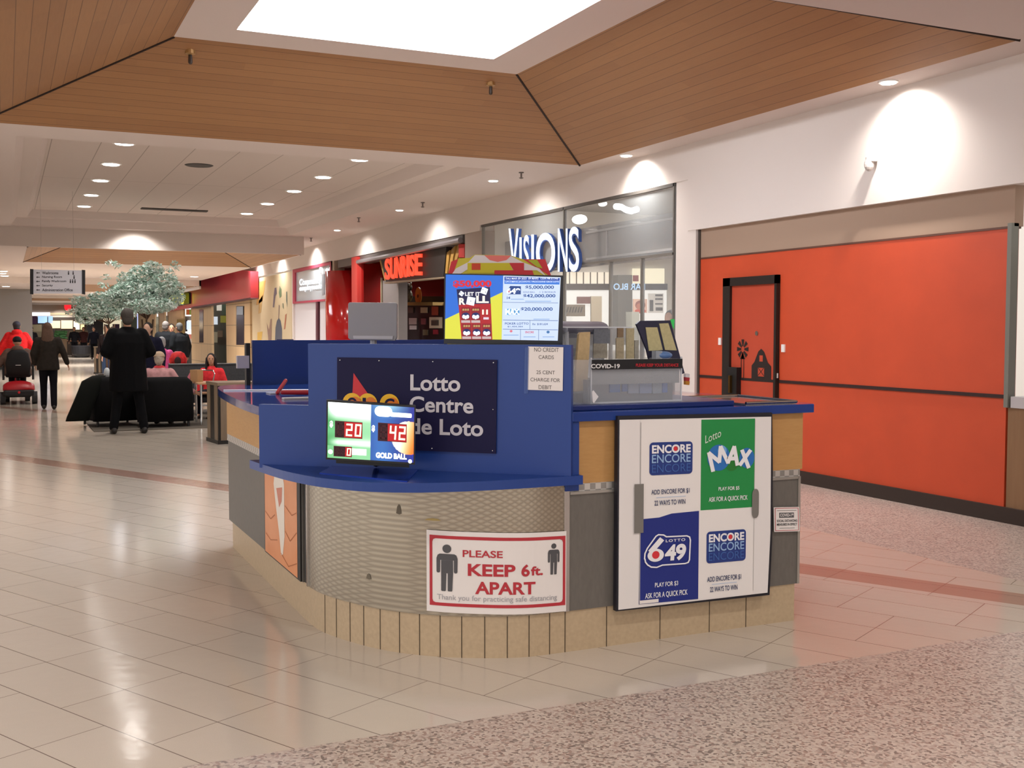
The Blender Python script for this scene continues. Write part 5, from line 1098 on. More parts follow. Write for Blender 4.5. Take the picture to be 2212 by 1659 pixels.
# ------------------------------------------------------------------ trees
random.seed(12)
def tree(lab, base, trunk_top, blobs, nleaf, lab2=None):
    t = thing('indoor_tree', lab, 'tree', base); base = Vector(base); tt = Vector(trunk_top)
    bark = M('6b5646', .9, bump=.3, bscale=30)
    b = B()
    for k in range(3):
        o = Vector((.04*math.cos(k*2.1), .04*math.sin(k*2.1), 0)); b.tube([base+o, base.lerp(tt, .5)+o*2+Vector((random.uniform(-.05, .05), random.uniform(-.05, .05), 0)), tt+o*3], [.03, .024, .018], bark, 7)
    b.out('trunk', t, smooth=True)
    b = B()
    for c, r in blobs:
        c = Vector(c)
        if r[0] < .16: continue
        for k in range(3):
            e = c+Vector((random.uniform(-1, 1)*r[0]*.8, random.uniform(-1, 1)*r[1]*.8, random.uniform(-.6, .7)*r[2])); mid_ = tt.lerp(e, .5)+Vector((0, 0, .04)); b.tube([tt, mid_, e], [.010, .006, .003], bark, 5)
    b.out('branches', t)
    LM = [M('c3dbd0', .55), M('e4f0ea', .5), M('9dbdad', .6), M('6f8c78', .6)]
    b = B(); vol = sum(r[0]*r[1]*r[2] for c, r in blobs)
    for c, r in blobs:
        for k in range(int(nleaf*r[0]*r[1]*r[2]/vol)):
            while True:
                d = Vector((random.uniform(-1, 1), random.uniform(-1, 1), random.uniform(-1, 1)))
                if d.length < 1: break
            d = d.normalized()*(d.length**.6)
            q = Vector(c)+Vector((d.x*r[0], d.y*r[1], d.z*r[2])); s = random.uniform(.028, .06)
            R_ = Euler((random.uniform(-.9, .9), random.uniform(-.9, .9), random.uniform(0, 6.3))).to_matrix()
            P = [q+R_ @ Vector(v) for v in ((-s, 0, 0), (-s*.2, s*.42, .008), (s, 0, -.01), (-s*.2, -s*.42, .008))]
            b.add(P, [(0, 1, 2, 3)], random.choices(LM, (4, 6, 2, .8))[0])
    NORECALC.add('foliage'); b.out('foliage', t); return t
def Tq(px, py, x): return at(px, py, x=x)
TX = 22.3
def blob(px, py, rx, rz, x=TX, dx=0): q = at(px, py, x=x+dx); w = (q-CAM).dot(FW); return (tuple(q), (rx/F*w, rx/F*w, rz/F*w))
random.seed(5)
bl = [blob(305+random.uniform(-88, 88), 615+random.uniform(-45, 48), random.uniform(7, 14), random.uniform(6, 11), TX, random.uniform(-.3, .3)) for _ in range(26)]+[blob(308, 594, 30, 22), blob(268, 602, 16, 15, dx=.2), blob(355, 612, 32, 22, dx=-.2), blob(300, 632, 62, 26), blob(360, 642, 38, 20, dx=.2), blob(255, 645, 36, 22), blob(325, 660, 55, 18, dx=-.3), blob(252, 572, 10, 9), blob(385, 622, 14, 14), blob(368, 588, 8, 6), blob(330, 578, 22, 14)]
q = at(318, 700, x=TX)
tree('large pale leafed indoor tree rising behind the tall man in black', (TX, q.y, .0), (TX, q.y, at(318, 690, x=TX).z), bl, 6500)
TX2 = 27.0
bl = [blob(205+random.uniform(-60, 60), 668+random.uniform(-28, 28), random.uniform(6, 12), random.uniform(5, 9), TX2, random.uniform(-.3, .3)) for _ in range(14)]+[blob(200, 668, 36, 22, TX2), blob(170, 652, 16, 12, TX2), blob(232, 662, 34, 28, TX2, .2), blob(262, 676, 30, 16, TX2), blob(185, 690, 22, 12, TX2), blob(215, 640, 24, 10, TX2)]
q = at(236, 706, x=TX2)
tree('lower thin stemmed indoor tree past the big one, above the wooden bin', (TX2, q.y, .0), (TX2, q.y, at(238, 700, x=TX2).z), bl, 3200)
for x, y, w, lab in ((TX, at(318, 700, x=TX).y, .3, 'dark square planter at the foot of the large pale tree'), (TX2, q.y, .3, 'dark square planter under the lower thin tree')):
    t = thing('tree_planter', lab, 'planter', (x, y, 0))
    B().box((x-w, y-w, 0), (x+w, y+w, .5), M('3a3833', .6)).out('planter_box', t); B().box((x-w+.03, y-w+.03, .49), (x+w-.03, y+w-.03, .51), M('2a1f17', .9)).out('soil', t)
# ------------------------------------------------------------------ seating area
rug = B().quad([(21.5, -1.17, .012), (17.5, -1.17, .012), (17.5, -4.6, .012), (21.5, -4.6, .012)][::-1], M('5f584f', .95, bump=.3, bscale=200, var=.15)); 
b = B().box((17.5, -4.6, .0), (21.5, -1.18, .012), M('5f584f', .95, bump=.3, bscale=200, var=.15)); item('area_rug', 'dark grey brown flat rug under the lounge chairs', 'rug', b, (19.5, -3, 0))
BK = M('0b0b0d', .85, bump=.1, bscale=40, var=.2, spec=.2)
def armchair(lab, loc, rz, w=.85, d=.82, h=.80):
    t = thing('armchair', lab, 'armchair', (0, 0, 0), 'black lounge armchairs on the rug')
    B().box((-d/2, -w/2+.14, .12), (d/2-.02, w/2-.14, .42), BK).out('seat', t, bevel=.04)
    b = B(); b.loft([((-d/2+.1, 0, .1), (0, w/2, 0), (.12, 0, 0)), ((-d/2+.08, 0, .5), (0, w/2, 0), (.13, 0, 0)), ((-d/2+.04, 0, h-.08), (0, w/2-.02, 0), (.12, 0, 0)), ((-d/2+.04, 0, h), (0, w/2-.1, 0), (.07, 0, 0))], BK, 20); b.out('backrest', t, smooth=True)
    for s in (-1, 1):
        B().box((-d/2+.05, s*(w/2-.15), .1), (d/2, s*w/2, .58), BK).out('armrest', t, bevel=.05)
        for x in (-d/2+.12, d/2-.08): B().tube([(x, s*(w/2-.08), .11), (x, s*(w/2-.08), .012)], .02, M('2a2a2c', .4), 6).out('leg', t)
    t.location = loc; t.rotation_euler[2] = rz; return t
armchair('black lounge armchair with a coat slung over it beside the tall man', (18.6, -1.55, 0), .25)
armchair('black lounge armchair holding the elder in a pale pink jacket', (18.15, -2.28, 0), -.05)
# coat over the first chair
b = B(); c0 = Vector((18.15, -1.22, 0))
b.loft([(c0+Vector((.1, -.1, .82)), (0, .1, 0), (.10, 0, 0)), (c0+Vector((.02, 0, .74)), (0, .16, 0), (.10, 0, 0)), (c0+Vector((-.05, .12, .45)), (0, .16, 0), (.09, 0, 0)), (c0+Vector((-.08, .22, .2)), (0, .17, 0), (.08, 0, 0)), (c0+Vector((-.08, .24, .13)), (0, .17, 0), (.05, 0, 0))], M('090b08', .9, spec=.2), 16)
item('draped_coat', 'long black coat hanging off the side of the armchair', 'coat', b, c0, smooth=True)
q = at(231, 806, x=18.4); b = B().ell(q, (.06, .05, .09), M('b9c0c4', .6)); item('plastic_bag', 'small pale bag lying on top of the armchair with the coat', 'bag', b, q-Vector((0, 0, .09)))
# grey bench sofa behind
sb = thing('bench_sofa', 'long dark grey bench with high back behind the small wooden table', 'sofa', (20.8, -4.0, 0)); GB = M('3f4144', .8, var=.15, bscale=30)
B().box((20.7, -2.7, .35), (20.82, -6.0, .90), GB).out('backrest', sb, bevel=.01); B().box((20.2, -2.7, .22), (20.8, -6.0, .42), M('17181b', .8)).out('seat', sb, bevel=.02)
B().box((20.68, -2.7, .90), (20.84, -6.0, .915), M('6d6f70', .5)).out('top_rail', sb); B().box((20.15, -2.7, .16), (20.18, -6.0, .19), CHROME).out('base_rail', sb)
for y in (-2.8, -3.6, -4.6, -5.9): B().tube([(20.3, y, .0), (20.3, y, .22)], .02, CHROME, 6).out('leg', sb)
# wooden table
tz = at(395, 845, x=18.3).z
tb = thing('wood_table', 'small square wooden topped cafe table between armchair and metal bin', 'table', (18.25, -3.1, 0))
B().box((17.95, -2.78, .66), (18.6, -3.5, .69), M('b58a66', .4)).out('tabletop', tb, bevel=.006); 
for x, y in ((18.02, -2.84), (18.02, -3.44), (18.53, -2.84), (18.53, -3.44)): B().tube([(x, y, .012), (x, y, .66)], .018, CHROME, 8).out('leg', tb)
q = at(437, 845, x=18.3); b = B(); PB = M('a8845c', .8); q = Vector((18.3, at(425, 830, x=18.3).y, .69))
b.loft([(q, (0, .1, 0), (.07, 0, 0)), (q+Vector((0, 0, .2)), (0, .105, 0), (.075, 0, 0))], PB, 4); item('paper_bag', 'brown paper bag standing on the wooden table', 'bag', b, q)
q = Vector((18.35, at(408, 830, x=18.3).y, .69)); b = B().loft([(q, (0, .06, 0), (.05, 0, 0)), (q+Vector((0, -.05, .17)), (0, .015, 0), (.03, 0, 0))], M('c06a7a', .7), 4); item('pink_bag', 'pink pointed bag leaning against the paper bag', 'bag', b, q)
def metal_chair(lab, loc, rz):
    t = thing('metal_chair', lab, 'chair', (0, 0, 0), 'metal cafe chairs')
    for s in (-1, 1):
        B().tube([(-.2, s*.2, .012), (-.2, s*.2, .45), (-.17, s*.2, .6), (-.24, s*.19, .78), (-.26, s*.13, .84)], .012, CHROME, 7).out('back_leg', t)
        B().tube([(.2, s*.2, .012), (.2, s*.2, .45)], .012, CHROME, 7).out('front_leg', t)
    B().tube([(-.26, -.13, .84), (-.26, .13, .84)], .012, CHROME, 7).out('top_rail', t)
    B().box((-.22, -.22, .44), (.22, .22, .47), M('8a6b4e', .5)).out('seat', t, bevel=.01)
    t.location = loc; t.rotation_euler[2] = rz
metal_chair('metal chair with curved rear posts between armchair and bench', (19.2, -2.95, 0), 2.2)
metal_chair('metal chair with white curved post beside the person in pink', (22.6, -3.35, 0), 1.6)
# ------------------------------------------------------------------ bins and planters
def metal_bin(lab, loc, w, h, rz):
    t = thing('litter_bin', lab, 'bin', (0, 0, 0)); BR = laminate('bronze_metal_%d' % len(D.materials), '85735d', '6a5a48', 30, (1, 1, .1)); 
    B().box((-w/2, -w/2, .02), (w/2, w/2, h), M('16140f', .4)).out('bin_body', t)
    b = B()
    for s in (-1, 1):
        for a in (-1, 1): b.box((s*w*.5, a*w*.32-w*.13, .05), (s*w*.515, a*w*.32+w*.13, h-.01), BR).box((a*w*.32-w*.13, s*w*.5, .05), (a*w*.32+w*.13, s*w*.515, h-.01), BR)
    b.out('metal_panel', t); B().box((-w*.52, -w*.52, h-.01), (w*.52, w*.52, h+.03), M('8d7d68', .4, .5)).out('bin_lid', t); B().box((-w*.53, -w*.53, 0), (w*.53, w*.53, .05), M('1a1815', .5)).out('bin_foot', t)
    t.location = loc; t.rotation_euler[2] = rz
metal_bin('bronze panelled square litter bin with dark corner stripe by the round end of kiosk', (15.25, -2.83, 0), .56, .8, .1)
metal_bin('wood and dark sided litter bin on the walkway under the lower tree', (40.3, -3.15, 0), .6, .92, .3)
b = B().lathe([(.35, 0), (.5, .2), (.55, .62), (.5, .65)], (64, -3.75, 0), M('191a20', .5), 20); item('round_planter', 'large black round tub beside the walkway past the litter bin', 'planter', b, (64, -3.75, 0))
t = thing('round_table', 'brown round table by the black tub', 'table', (67, -3.6, 0)); B().lathe([(1.1, .86), (1.1, .9)], (67, -3.6, 0), M('8a5a3a', .5), 22).out('tabletop', t); B().tube([(67, -3.6, 0), (67, -3.6, .86)], .05, BLACK).out('pedestal', t)
b = B().box((58, -5.6, 0), (58.3, -4.9, 1.05), M('6f6a5c', .7)); item('low_partition', 'grey low partition past the litter bin', 'partition', b, (58, -5.2, 0))
b = B(); random.seed(3)
for k in range(200):
    q = Vector((66+random.uniform(-.3, .3), at(131, 722, x=66).y+random.uniform(-.3, .3), 1.0+random.uniform(0, .45))); s = .07
    b.add([q+Vector((0, -s, 0)), q+Vector((0, 0, s*.5)), q+Vector((0, s, 0)), q+Vector((0, 0, -s*.5))], [(0, 1, 2, 3)], M('3f7a45', .6))
bp = thing('potted_plant', 'small bright green plant on the brown counter at the far end', 'plant', (66, at(131, 722, x=66).y, 0)); b.out('foliage', bp); B().box((65.7, at(131, 722, x=66).y-.3, 0), (66.3, at(131, 722, x=66).y+.3, 1.0), M('6a5540', .7)).out('planter_box', bp)
# ------------------------------------------------------------------ hanging directory sign
ds = PX(Vector((21, 0, 0)), (1, 0, 0)); t = thing('directory_sign', 'hanging white directory sign with black ends and arrows to the washrooms', 'sign', ds.p(123, 635))
plate('sign_panel', t, ds, [(70, 582), (178, 584), (177, 634), (70, 634)], .08, M('c9c9d2', .5))
for x in (65, 177): plate('end_cap', t, ds, [(x, 581 if x < 100 else 583), (x+7, 581.5 if x < 100 else 583.5), (x+7, 636), (x, 635)], .12, M('17171c', .5), off=.02)
b = B(); DKT = M('2a2a30', .6)
for i, (s1, x1) in enumerate((('Washrooms', 126), ('Nursing Room', 134), ('Family Washroom', 143), ('Security', 114), ('Administration Office', 157))):
    y = 589.5+i*9.2; b.text(ds, s1, 91, y+3, x1, y-3, .003, DKT, .015); b.quad([ds.p(x, yy, .003) for x, yy in ((78, y), (81, y-2.2), (81, y-.7), (86, y-.7), (86, y+.7), (81, y+.7), (81, y+2.2))], DKT)
b.out('lettering', t)
for x, y, n_ in ((148, 590, 0), (158, 590, 0), (160, 599, 0), (152, 608, 0), (157, 608, 0), (162, 608, 0)):
    b = B().disc(ds, x, y-3.5, 1.2, 1.2, .004, DKT, 10); pr(b, ds, x-1.3, y-2, x+1.3, y+3.6, .004, DKT); b.out('pictogram', t)
for x in (90, 160): q = ds.p(x, 583, -.04); B().tube([q, Vector((q.x, q.y, 4.0))], .0015, M('8a8784', .4), 5).out('suspension_wire', t)
# ------------------------------------------------------------------ people
SKIN = 'b98a6e'
def person(name, lab, loc, rz, h=1.72, pose='stand', st=0.0, arms=None, jacket='15151a', pants='121216', shoes='1c1714', hair='2a211c', hairlen=0, hat=None, hem=.84, skin=SKIN, bulk=1.0, vox=.011, face=False, lean=0, scarf=None, hood=None, headturn=0, group=None, stance=.10):
    k = h/1.75
    t = thing(name, lab, 'person', (0, 0, 0), group)
    sit = pose == 'sit'; dz = -.45 if sit else 0
    def V3(x, y, z): return Vector((x+(lean*(z-.9) if not sit else lean*(z-.45)), y, z))*k
    sk, jk, pt = M(skin, .6), M(jacket, .9, var=.15, bscale=18, spec=.15), M(pants, .9, spec=.15)
    pel = V3(0, 0, .93+dz); SHZ = 1.42+dz
    if sit: legs = {s: (V3(0, s*.09, .50), V3(.43, s*.12, .50), V3(.42, s*.12, .09)) for s in (-1, 1)}
    else: legs = {s: (V3(0, s*.09, .90), V3(s*st*.45+.02, s*(stance+.09)*.5, .49), V3(s*st, s*stance, .09)) for s in (-1, 1)}
    A_ = arms or {}
    arm = {}
    for s in (-1, 1):
        e, w = A_.get(s, ((-.03, s*.27, 1.14), (.05, s*.29, .90)))
        arm[s] = (V3(0, s*.185, SHZ-.02), V3(e[0], e[1], e[2]+dz), V3(w[0], w[1], w[2]+dz))
    # body: torso, legs, arms, hands, neck and head grown together
    b = B(); bk = bulk
    b.loft([(V3(0, 0, .86+dz), (0, .14*k, 0), (.1*k, 0, 0)), (V3(0, 0, .98+dz), (0, .155*k, 0), (.11*k, 0, 0)), (V3(0, 0, 1.1+dz), (0, .13*k, 0), (.095*k, 0, 0)), (V3(0, 0, 1.3+dz), (0, .165*k, 0), (.11*k, 0, 0)), (V3(0, 0, 1.42+dz), (0, .17*k, 0), (.085*k, 0, 0)), (V3(0, 0, 1.47+dz), (0, .07*k, 0), (.06*k, 0, 0))], sk)
    hc = V3(.02, 0, 1.635+dz); R_ = Matrix.Rotation(headturn, 4, 'Z')
    b.cap(V3(0, 0, 1.44+dz), .055*k, V3(.01, 0, 1.56+dz), .05*k, sk)
    b.ell(hc+Vector((0, 0, .02*k)), (.095*k, .077*k, .105*k), sk, 16, 12); b.ell(hc+R_ @ Vector((.03*k, 0, -.05*k)), (.062*k, .055*k, .07*k), sk, 14, 10)
    nv = R_ @ Vector((.098*k, 0, -.015*k)); b.cap(hc+R_ @ Vector((.085*k, 0, .02*k)), .010*k, hc+nv, .015*k, sk, 8)
    for s in (-1, 1): b.ell(hc+R_ @ Vector((-.005*k, s*.08*k, 0)), (.018*k, .012*k, .03*k), sk, 10, 8)
    for s in (-1, 1):
        a, e, w = arm[s]; b.cap(a, .052*k, e, .040*k, sk); b.cap(e, .040*k, w, .028*k, sk)
        d = (w-e).normalized(); sd = Vector((0, 1, 0)); sd = (sd-d*sd.dot(d)).normalized(); fwd = d.cross(sd).normalized(); fwd = fwd if fwd.x > 0 else -fwd
        palm = w+d*.05*k
        b.loft([(w, fwd*.026*k, sd*.018*k), (palm, fwd*.042*k, sd*.016*k), (w+d*.095*k, fwd*.040*k, sd*.014*k)], sk, 10)
        for i, L_ in enumerate((.070, .080, .074, .058)):
            o = fwd*(.030-.020*i)*k; r = max(.0092*k, vox*.95); p0_ = w+d*.085*k+o; p1_ = p0_+d*L_*.55*k+o*.12; p2_ = p1_+(d*.8-sd*s*.55).normalized()*L_*.5*k
            b.cap(p0_, r, p1_, r*.95, sk, 6); b.cap(p1_, r*.95, p2_, r*.85, sk, 6)
        p0_ = w+d*.03*k+fwd*.03*k; b.cap(p0_, .011*k, p0_+(d*.6+fwd*.75).normalized()*.055*k, .010*k, sk, 6)
        h0, kn, an = legs[s]; b.cap(h0, .085*k, kn, .055*k, sk); b.cap(kn, .055*k, an, .038*k, sk); b.cap(an, .036*k, an+Vector((.13*k, 0, -.05*k)), .03*k, sk)
    b.out('body', t, voxel=vox)
    # clothing
    b = B(); hz = hem+dz if not sit else .40
    if sit: hz = .44
    R0 = .115*bk
    b.loft([(V3(-.01, 0, hz), (0, .205*bk*k, 0), (.15*bk*k, 0, 0)), (V3(-.01, 0, hz+.1), (0, .2*bk*k, 0), (.15*bk*k, 0, 0)), (V3(-.01, 0, 1.08+dz), (0, .18*bk*k, 0), (.14*bk*k, 0, 0)), (V3(0, 0, 1.28+dz), (0, .205*bk*k, 0), (.145*bk*k, 0, 0)), (V3(0, 0, 1.41+dz), (0, .2*bk**.5*k, 0), (.115*bk*k, 0, 0)), (V3(0, 0, 1.475+dz), (0, .12*k, 0), (.08*k, 0, 0)), (V3(0, 0, 1.51+dz), (0, .07*k, 0), (.065*k, 0, 0))], jk)
    for s in (-1, 1):
        a, e, w = arm[s]; b.cap(a, .075*bk*k, e, .062*bk*k, jk); b.cap(e, .062*bk*k, w-(w-e)*.06, .048*bk*k, jk)
    if hood: b.ell(V3(-.08, 0, 1.5+dz), (.09*k, .13*k, .075*k), jk)
    b.out('jacket', t, voxel=.016)
    b = B(); b.loft([(V3(0, 0, .84+dz), (0, .15*k, 0), (.11*k, 0, 0)), (V3(0, 0, .98+dz), (0, .165*k, 0), (.12*k, 0, 0)), (V3(0, 0, 1.05+dz), (0, .15*k, 0), (.11*k, 0, 0))], pt)
    for s in (-1, 1): h0, kn, an = legs[s]; b.cap(h0, .098*k, kn, .072*k, pt); b.cap(kn, .072*k, an+Vector((0, 0, .0)), .062*k, pt)
    b.out('trousers', t, voxel=.016)
    for s in (-1, 1):
        an = legs[s][2]; b = B().loft([(Vector((an.x-.07*k, an.y, .045*k)), (0, .035*k, 0), (0, 0, .04*k)), (Vector((an.x, an.y, .06*k)), (0, .045*k, 0), (0, 0, .058*k)), (Vector((an.x+.1*k, an.y, .04*k)), (0, .048*k, 0), (0, 0, .038*k)), (Vector((an.x+.18*k, an.y, .03*k)), (0, .035*k, 0), (0, 0, .025*k))], M(shoes, .5), 12); b.out('shoe', t, smooth=True)
    if hair:
        hm = M(hair, .8, var=.25, bscale=60); b = B(); b.ell(hc+R_ @ Vector((-.018*k, 0, .035*k)), (.1*k, .088*k, .105*k), hm, 16, 12); b.ell(hc+R_ @ Vector((-.05*k, 0, -.02*k)), (.06*k, .08*k, .09*k), hm, 14, 10)
        if hairlen:
            b.loft([(hc+R_ @ Vector((-.04*k, 0, .06*k)), R_ @ Vector((0, .09*k, 0)), R_ @ Vector((.06*k, 0, 0))), (hc+R_ @ Vector((-.07*k, 0, -.1*k)), R_ @ Vector((0, .115*k, 0)), R_ @ Vector((.06*k, 0, 0))), (hc+R_ @ Vector((-.10*k, 0, -.1*k-hairlen*.6*k)), R_ @ Vector((0, .12*k, 0)), R_ @ Vector((.05*k, 0, 0))), (hc+R_ @ Vector((-.12*k, 0, -.12*k-hairlen*k)), R_ @ Vector((0, .07*k, 0)), R_ @ Vector((.03*k, 0, 0)))], hm)
            if face:
                for s in (-1, 1): b.cap(hc+R_ @ Vector((.02*k, s*.085*k, .03*k)), .026*k, hc+R_ @ Vector((.02*k, s*.1*k, -.17*k)), .028*k, hm)
        b.out('hair', t, voxel=.011)
    if hat:
        b = B().ell(hc+Vector((-.005, 0, .06*k)), (.105*k, .095*k, .085*k), M(hat, .8), 16, 10).lathe([(.108*k, 0), (.108*k, .03*k), (.1*k, .035*k)], hc+Vector((-.005, 0, .04*k)), M(hat, .8), 18, sy=.9); b.out('hat', t, smooth=True)
    if scarf: b = B().ell(V3(.02, 0, 1.49+dz), (.1*k, .1*k, .045*k), M(scarf, .8), 14, 8); b.out('scarf', t, smooth=True)
    if face:
        for s in (-1, 1): B().ell(hc+R_ @ Vector((.086*k, s*.03*k, .02*k)), (.008*k, .014*k, .008*k), M('1c1512', .3), 8, 6).out('eye', t)
        B().ell(hc+R_ @ Vector((.088*k, 0, -.055*k)), (.008*k, .022*k, .006*k), M('8a4a44', .5), 8, 6).out('mouth', t)
    t.location = loc; t.rotation_euler[2] = rz
    return t
def fl(px, py): q = at(px, py, z=0); return q
# tall man seen from behind
q = fl(279, 936); q = Vector((17.05, q.y/q.x*17.05, 0))
person('person', 'tall person in a long black coat seen from behind, hands held in front, by armchairs', q, .05, 1.84, hem=.60, bulk=1.32, hair='3a3530', pants='0a0a0d', jacket='070709', arms={s: ((-.05, s*.3, 1.16), (.17, s*.17, 1.08)) for s in (-1, 1)}, vox=.009, hat=None, st=.03, stance=.2)
# the others
q = fl(106, 884); person('person', 'person with long brown hair, dark jacket and black trousers walking away beside the scooter', q, -.08, 1.66, st=.10, hair='5a4336', hairlen=.24, jacket='2e2a26', pants='131318', hem=.80, bulk=1.08, arms={-1: ((-.02, -.29, 1.16), (.06, -.36, .93)), 1: ((-.03, .27, 1.14), (.1, .25, .92))}, vox=.009)
q = at(38, 800, x=30); person('person', 'person in a bright red puffy jacket and dark cap walking ahead of the scooter', (30, q.y, 0), .0, 1.72, st=.12, jacket='e02c2e', hair='2c2a2e', hat='3c3c48', bulk=1.45, hem=.78, hood=True, vox=.011, arms={s: ((-.04, s*.34, 1.15), (.06, s*.38, .92)) for s in (-1, 1)})
# scooter rider
SCX = 25.0; q = at(40, 870, x=SCX); sc = thing('mobility_scooter', 'red and black mobility scooter seen from behind on the walkway', 'scooter', (0, 0, 0))
RDS = M('a51c24', .3)
b = B().loft([((-.45, 0, .30), (0, .30, 0), (0, 0, .06)), ((-.35, 0, .38), (0, .30, 0), (0, 0, .10)), ((.0, 0, .38), (0, .27, 0), (0, 0, .10)), ((.12, 0, .3), (0, .25, 0), (0, 0, .06))], RDS, 18); b.out('rear_body', sc, smooth=True)
B().box((-.5, -.29, .17), (-.2, .29, .30), M('141416', .5)).out('rear_bumper', sc, bevel=.03); B().box((-.1, -.24, .13), (.75, .24, .19), M('26262a', .6)).out('footboard', sc, bevel=.01)
B().loft([((.72, 0, .14), (0, .2, 0), (.1, 0, 0)), ((.8, 0, .5), (0, .14, 0), (.06, 0, 0)), ((.72, 0, .9), (0, .05, 0), (.04, 0, 0))], RDS, 14).out('front_shroud', sc, smooth=True)
B().tube([(.72, -.25, .95), (.72, .25, .95)], .02, BLACK).out('handlebar', sc)
for x, y in ((-.3, -.3), (-.3, .3), (.75, -.2), (.75, .2)):
    w_ = B(); s = 1 if y > 0 else -1; w_.loft([((x, y-.05, .13), (.13, 0, 0), (0, 0, .13)), ((x, y+.05, .13), (.13, 0, 0), (0, 0, .13))], M('2d2d30', .7), 20); o = w_.out('wheel', sc, smooth=False)
    B().loft([((x, y-.053, .13), (.06, 0, 0), (0, 0, .06)), ((x, y+.053, .13), (.06, 0, 0), (0, 0, .06))], M('8a8a90', .4), 14).out('wheel_hub', o)
B().box((-.22, -.24, .55), (.25, .24, .64), M('131316', .7)).out('seat', sc, bevel=.03); B().tube([(0, 0, .35), (0, 0, .56)], .04, BLACK).out('seat_post', sc)
B().loft([((-.24, 0, .6), (0, .22, 0), (.05, 0, 0)), ((-.27, 0, .85), (0, .24, 0), (.05, 0, 0)), ((-.3, 0, 1.05), (0, .2, 0), (.04, 0, 0)), ((-.3, 0, 1.12), (0, .12, 0), (.03, 0, 0))], M('121215', .7), 18).out('backrest', sc, smooth=True)
for s in (-1, 1): B().tube([(-.25, s*.28, .5), (-.25, s*.28, .78), (.15, s*.28, .8)], .022, BLACK).out('armrest', sc)
B().box((-.335, -.05, .8), (-.32, .05, .81), WHT).out('label_plate', sc); B().ell((-.49, 0, .25), (.02, .03, .03), M('d02030', .3)).out('reflector', sc)
sc.location = (SCX, q.y, 0); sc.rotation_euler[2] = .02
p_ = person('person', 'person in a grey brown hooded coat and black hat riding the scooter', (SCX+.0, q.y, .17), .02, 1.62, 'sit', jacket='6a554c', hair=None, hat='141418', bulk=1.5, hood=True, vox=.010, arms={s: ((.05, s*.36, 1.17), (.38, s*.26, 1.15)) for s in (-1, 1)})
# lounge people
person('person', 'elder in pale pink beige jacket, light hat and red scarf seated in the armchair', (18.15, -2.22, .0), -.25, 1.58, 'sit', jacket='b8898a', hair='a89a8c', hat='a8917a', scarf='c83038', pants='3a3438', bulk=1.15, lean=-.05, arms={-1: ((.02, -.36, 1.14), (.12, -.56, 1.05)), 1: ((.05, .28, 1.14), (.25, .2, 1.05))}, vox=.010)
q = at(350, 790, x=26.5); person('person', 'grey haired person in a pink jacket seated past the elder', (26.5, q.y, 0), .35, 1.82, 'sit', jacket='c24f86', hair='8f9092', pants='403a40', bulk=1.15, vox=.011, arms={-1: ((-.02, -.3, 1.16), (.05, -.42, 1.0)), 1: ((.0, .27, 1.14), (.2, .2, 1.05))})
q = at(459, 830, x=19.6); person('person', 'young person with long dark hair and red jacket sitting by the table facing us', (19.6, q.y, -.0), 2.6, 1.5, 'sit', jacket='e03a40', hair='191416', hairlen=.28, pants='22222a', face=True, headturn=.35, vox=.008, bulk=1.0, lean=.05)
q = at(365, 800, x=29); person('person', 'capped person in a dark jacket standing, one of a pair near the tan wall', (29.5, at(359, 800, x=29.5).y, 0), -.5, 1.74, jacket='15171a', hair='6f6a66', bulk=1.35, vox=.012)
person('person', 'greyer person in dark jacket standing close to the capped one', (29.3, at(389, 800, x=29.3).y, 0), .5, 1.70, jacket='16191c', hair='4a4a48', bulk=1.3, vox=.012)
q = at(374, 800, x=30.3); person('person', 'dark haired person half hidden behind the dark jacketed pair', (30.5, q.y, 0), 3.0, 1.68, jacket='1c1c20', hair='15120f', vox=.012, face=True)
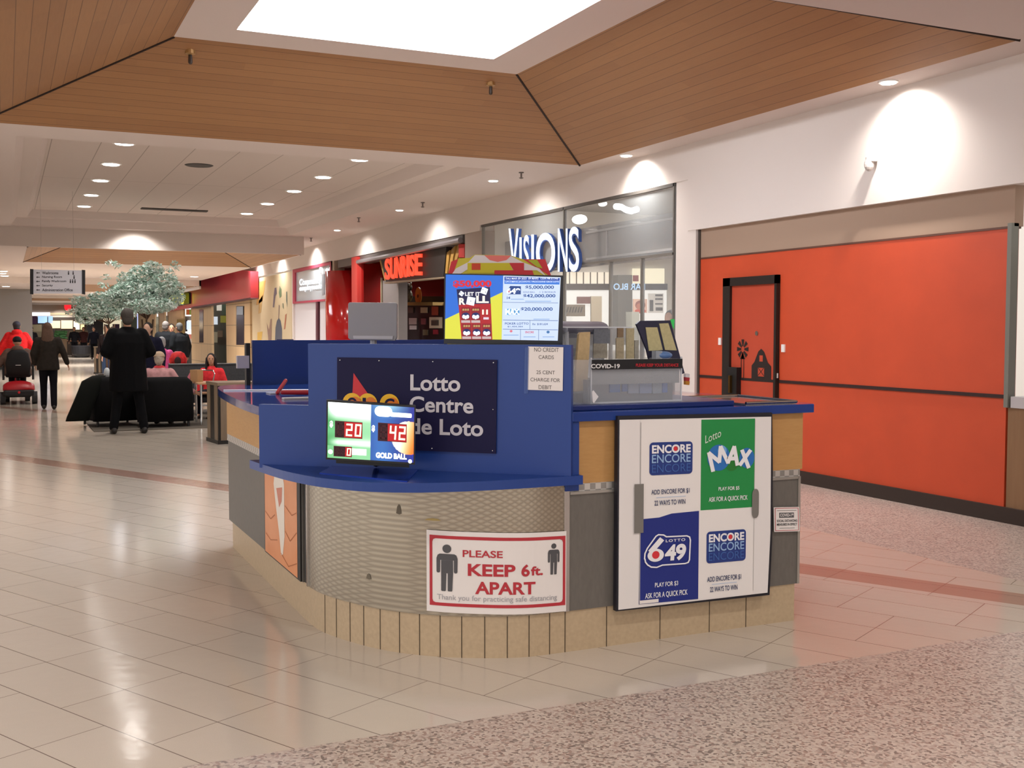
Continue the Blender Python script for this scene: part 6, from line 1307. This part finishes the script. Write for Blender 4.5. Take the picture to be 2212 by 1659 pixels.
person('person', 'person in dark navy standing just past the shoulder of the tall black coated one', (21.3, at(322, 850, x=21.3).y, 0), 2.7, 1.66, jacket='18182a', hair='1c1816', skin='c09a84', bulk=1.15, vox=.010)
person('person', 'person with dark hair and brown top far behind the tall man', (33, at(232, 790, x=33).y, 0), 2.4, 1.66, jacket='2a2224', hair='18120f', hairlen=.15, vox=.013, pants='3a4a66')
person('person', 'person in blue grey top partly hidden by the tall black coat', (31, at(245, 790, x=31).y, 0), 2.8, 1.6, jacket='4a5a70', hair='2a1a14', pants='2a3550', vox=.013)
for i, (px, X_, j, lab) in enumerate(((69, 58, '25252a', 'small dark figure waiting at the far counter'), (161, 66, '1d1d22', 'distant dark figure seated behind the brown table'), (181, 66, '3a2020', 'distant figure beside the brown table'), (203, 60, '1a1a22', 'distant dark figure standing past the black tub'))):
    person('person', lab, (X_, at(px, 750, x=X_).y, 0), 3.0, 1.65, jacket=j, hair='1a1512', vox=.018)
# red jacket over a chair back
q = at(385, 790, x=24.5); t = thing('red_jacket', 'bright red puffy jacket heaped over a chair back behind the grey bench', 'jacket', (24.5, q.y, 0))
b = B(); zc = at(385, 775, x=24.5).z; b.loft([(Vector((24.5, q.y, zc-.22)), (0, .17, 0), (.13, 0, 0)), (Vector((24.5, q.y, zc)), (0, .19, 0), (.14, 0, 0)), (Vector((24.5, q.y, zc+.12)), (0, .13, 0), (.11, 0, 0)), (Vector((24.5, q.y, zc+.16)), (0, .06, 0), (.05, 0, 0))], M('b81c1e', .7, var=.35, bscale=14), 18); b.out('jacket_body', t, smooth=True)
b = B().ell(Vector((24.35, q.y+.03, zc-.05)), (.05, .07, .1), M('2a1214', .8)); b.out('jacket_opening', t, smooth=True)
B().box((24.35, q.y-.18, 0), (24.7, q.y+.18, zc-.1), M('1a1a1e', .6)).out('chair_body', t)
# person glimpsed inside the glass shop
q = at(1450, 760, y=-8.2); person('person', 'person with dark hair and pale green top standing inside the glass shop by the pillar', (q.x, q.y, 0), 2.0, 1.8, jacket='a9bfb2', hair='2a2a2e', pants='4a5048', vox=.012)
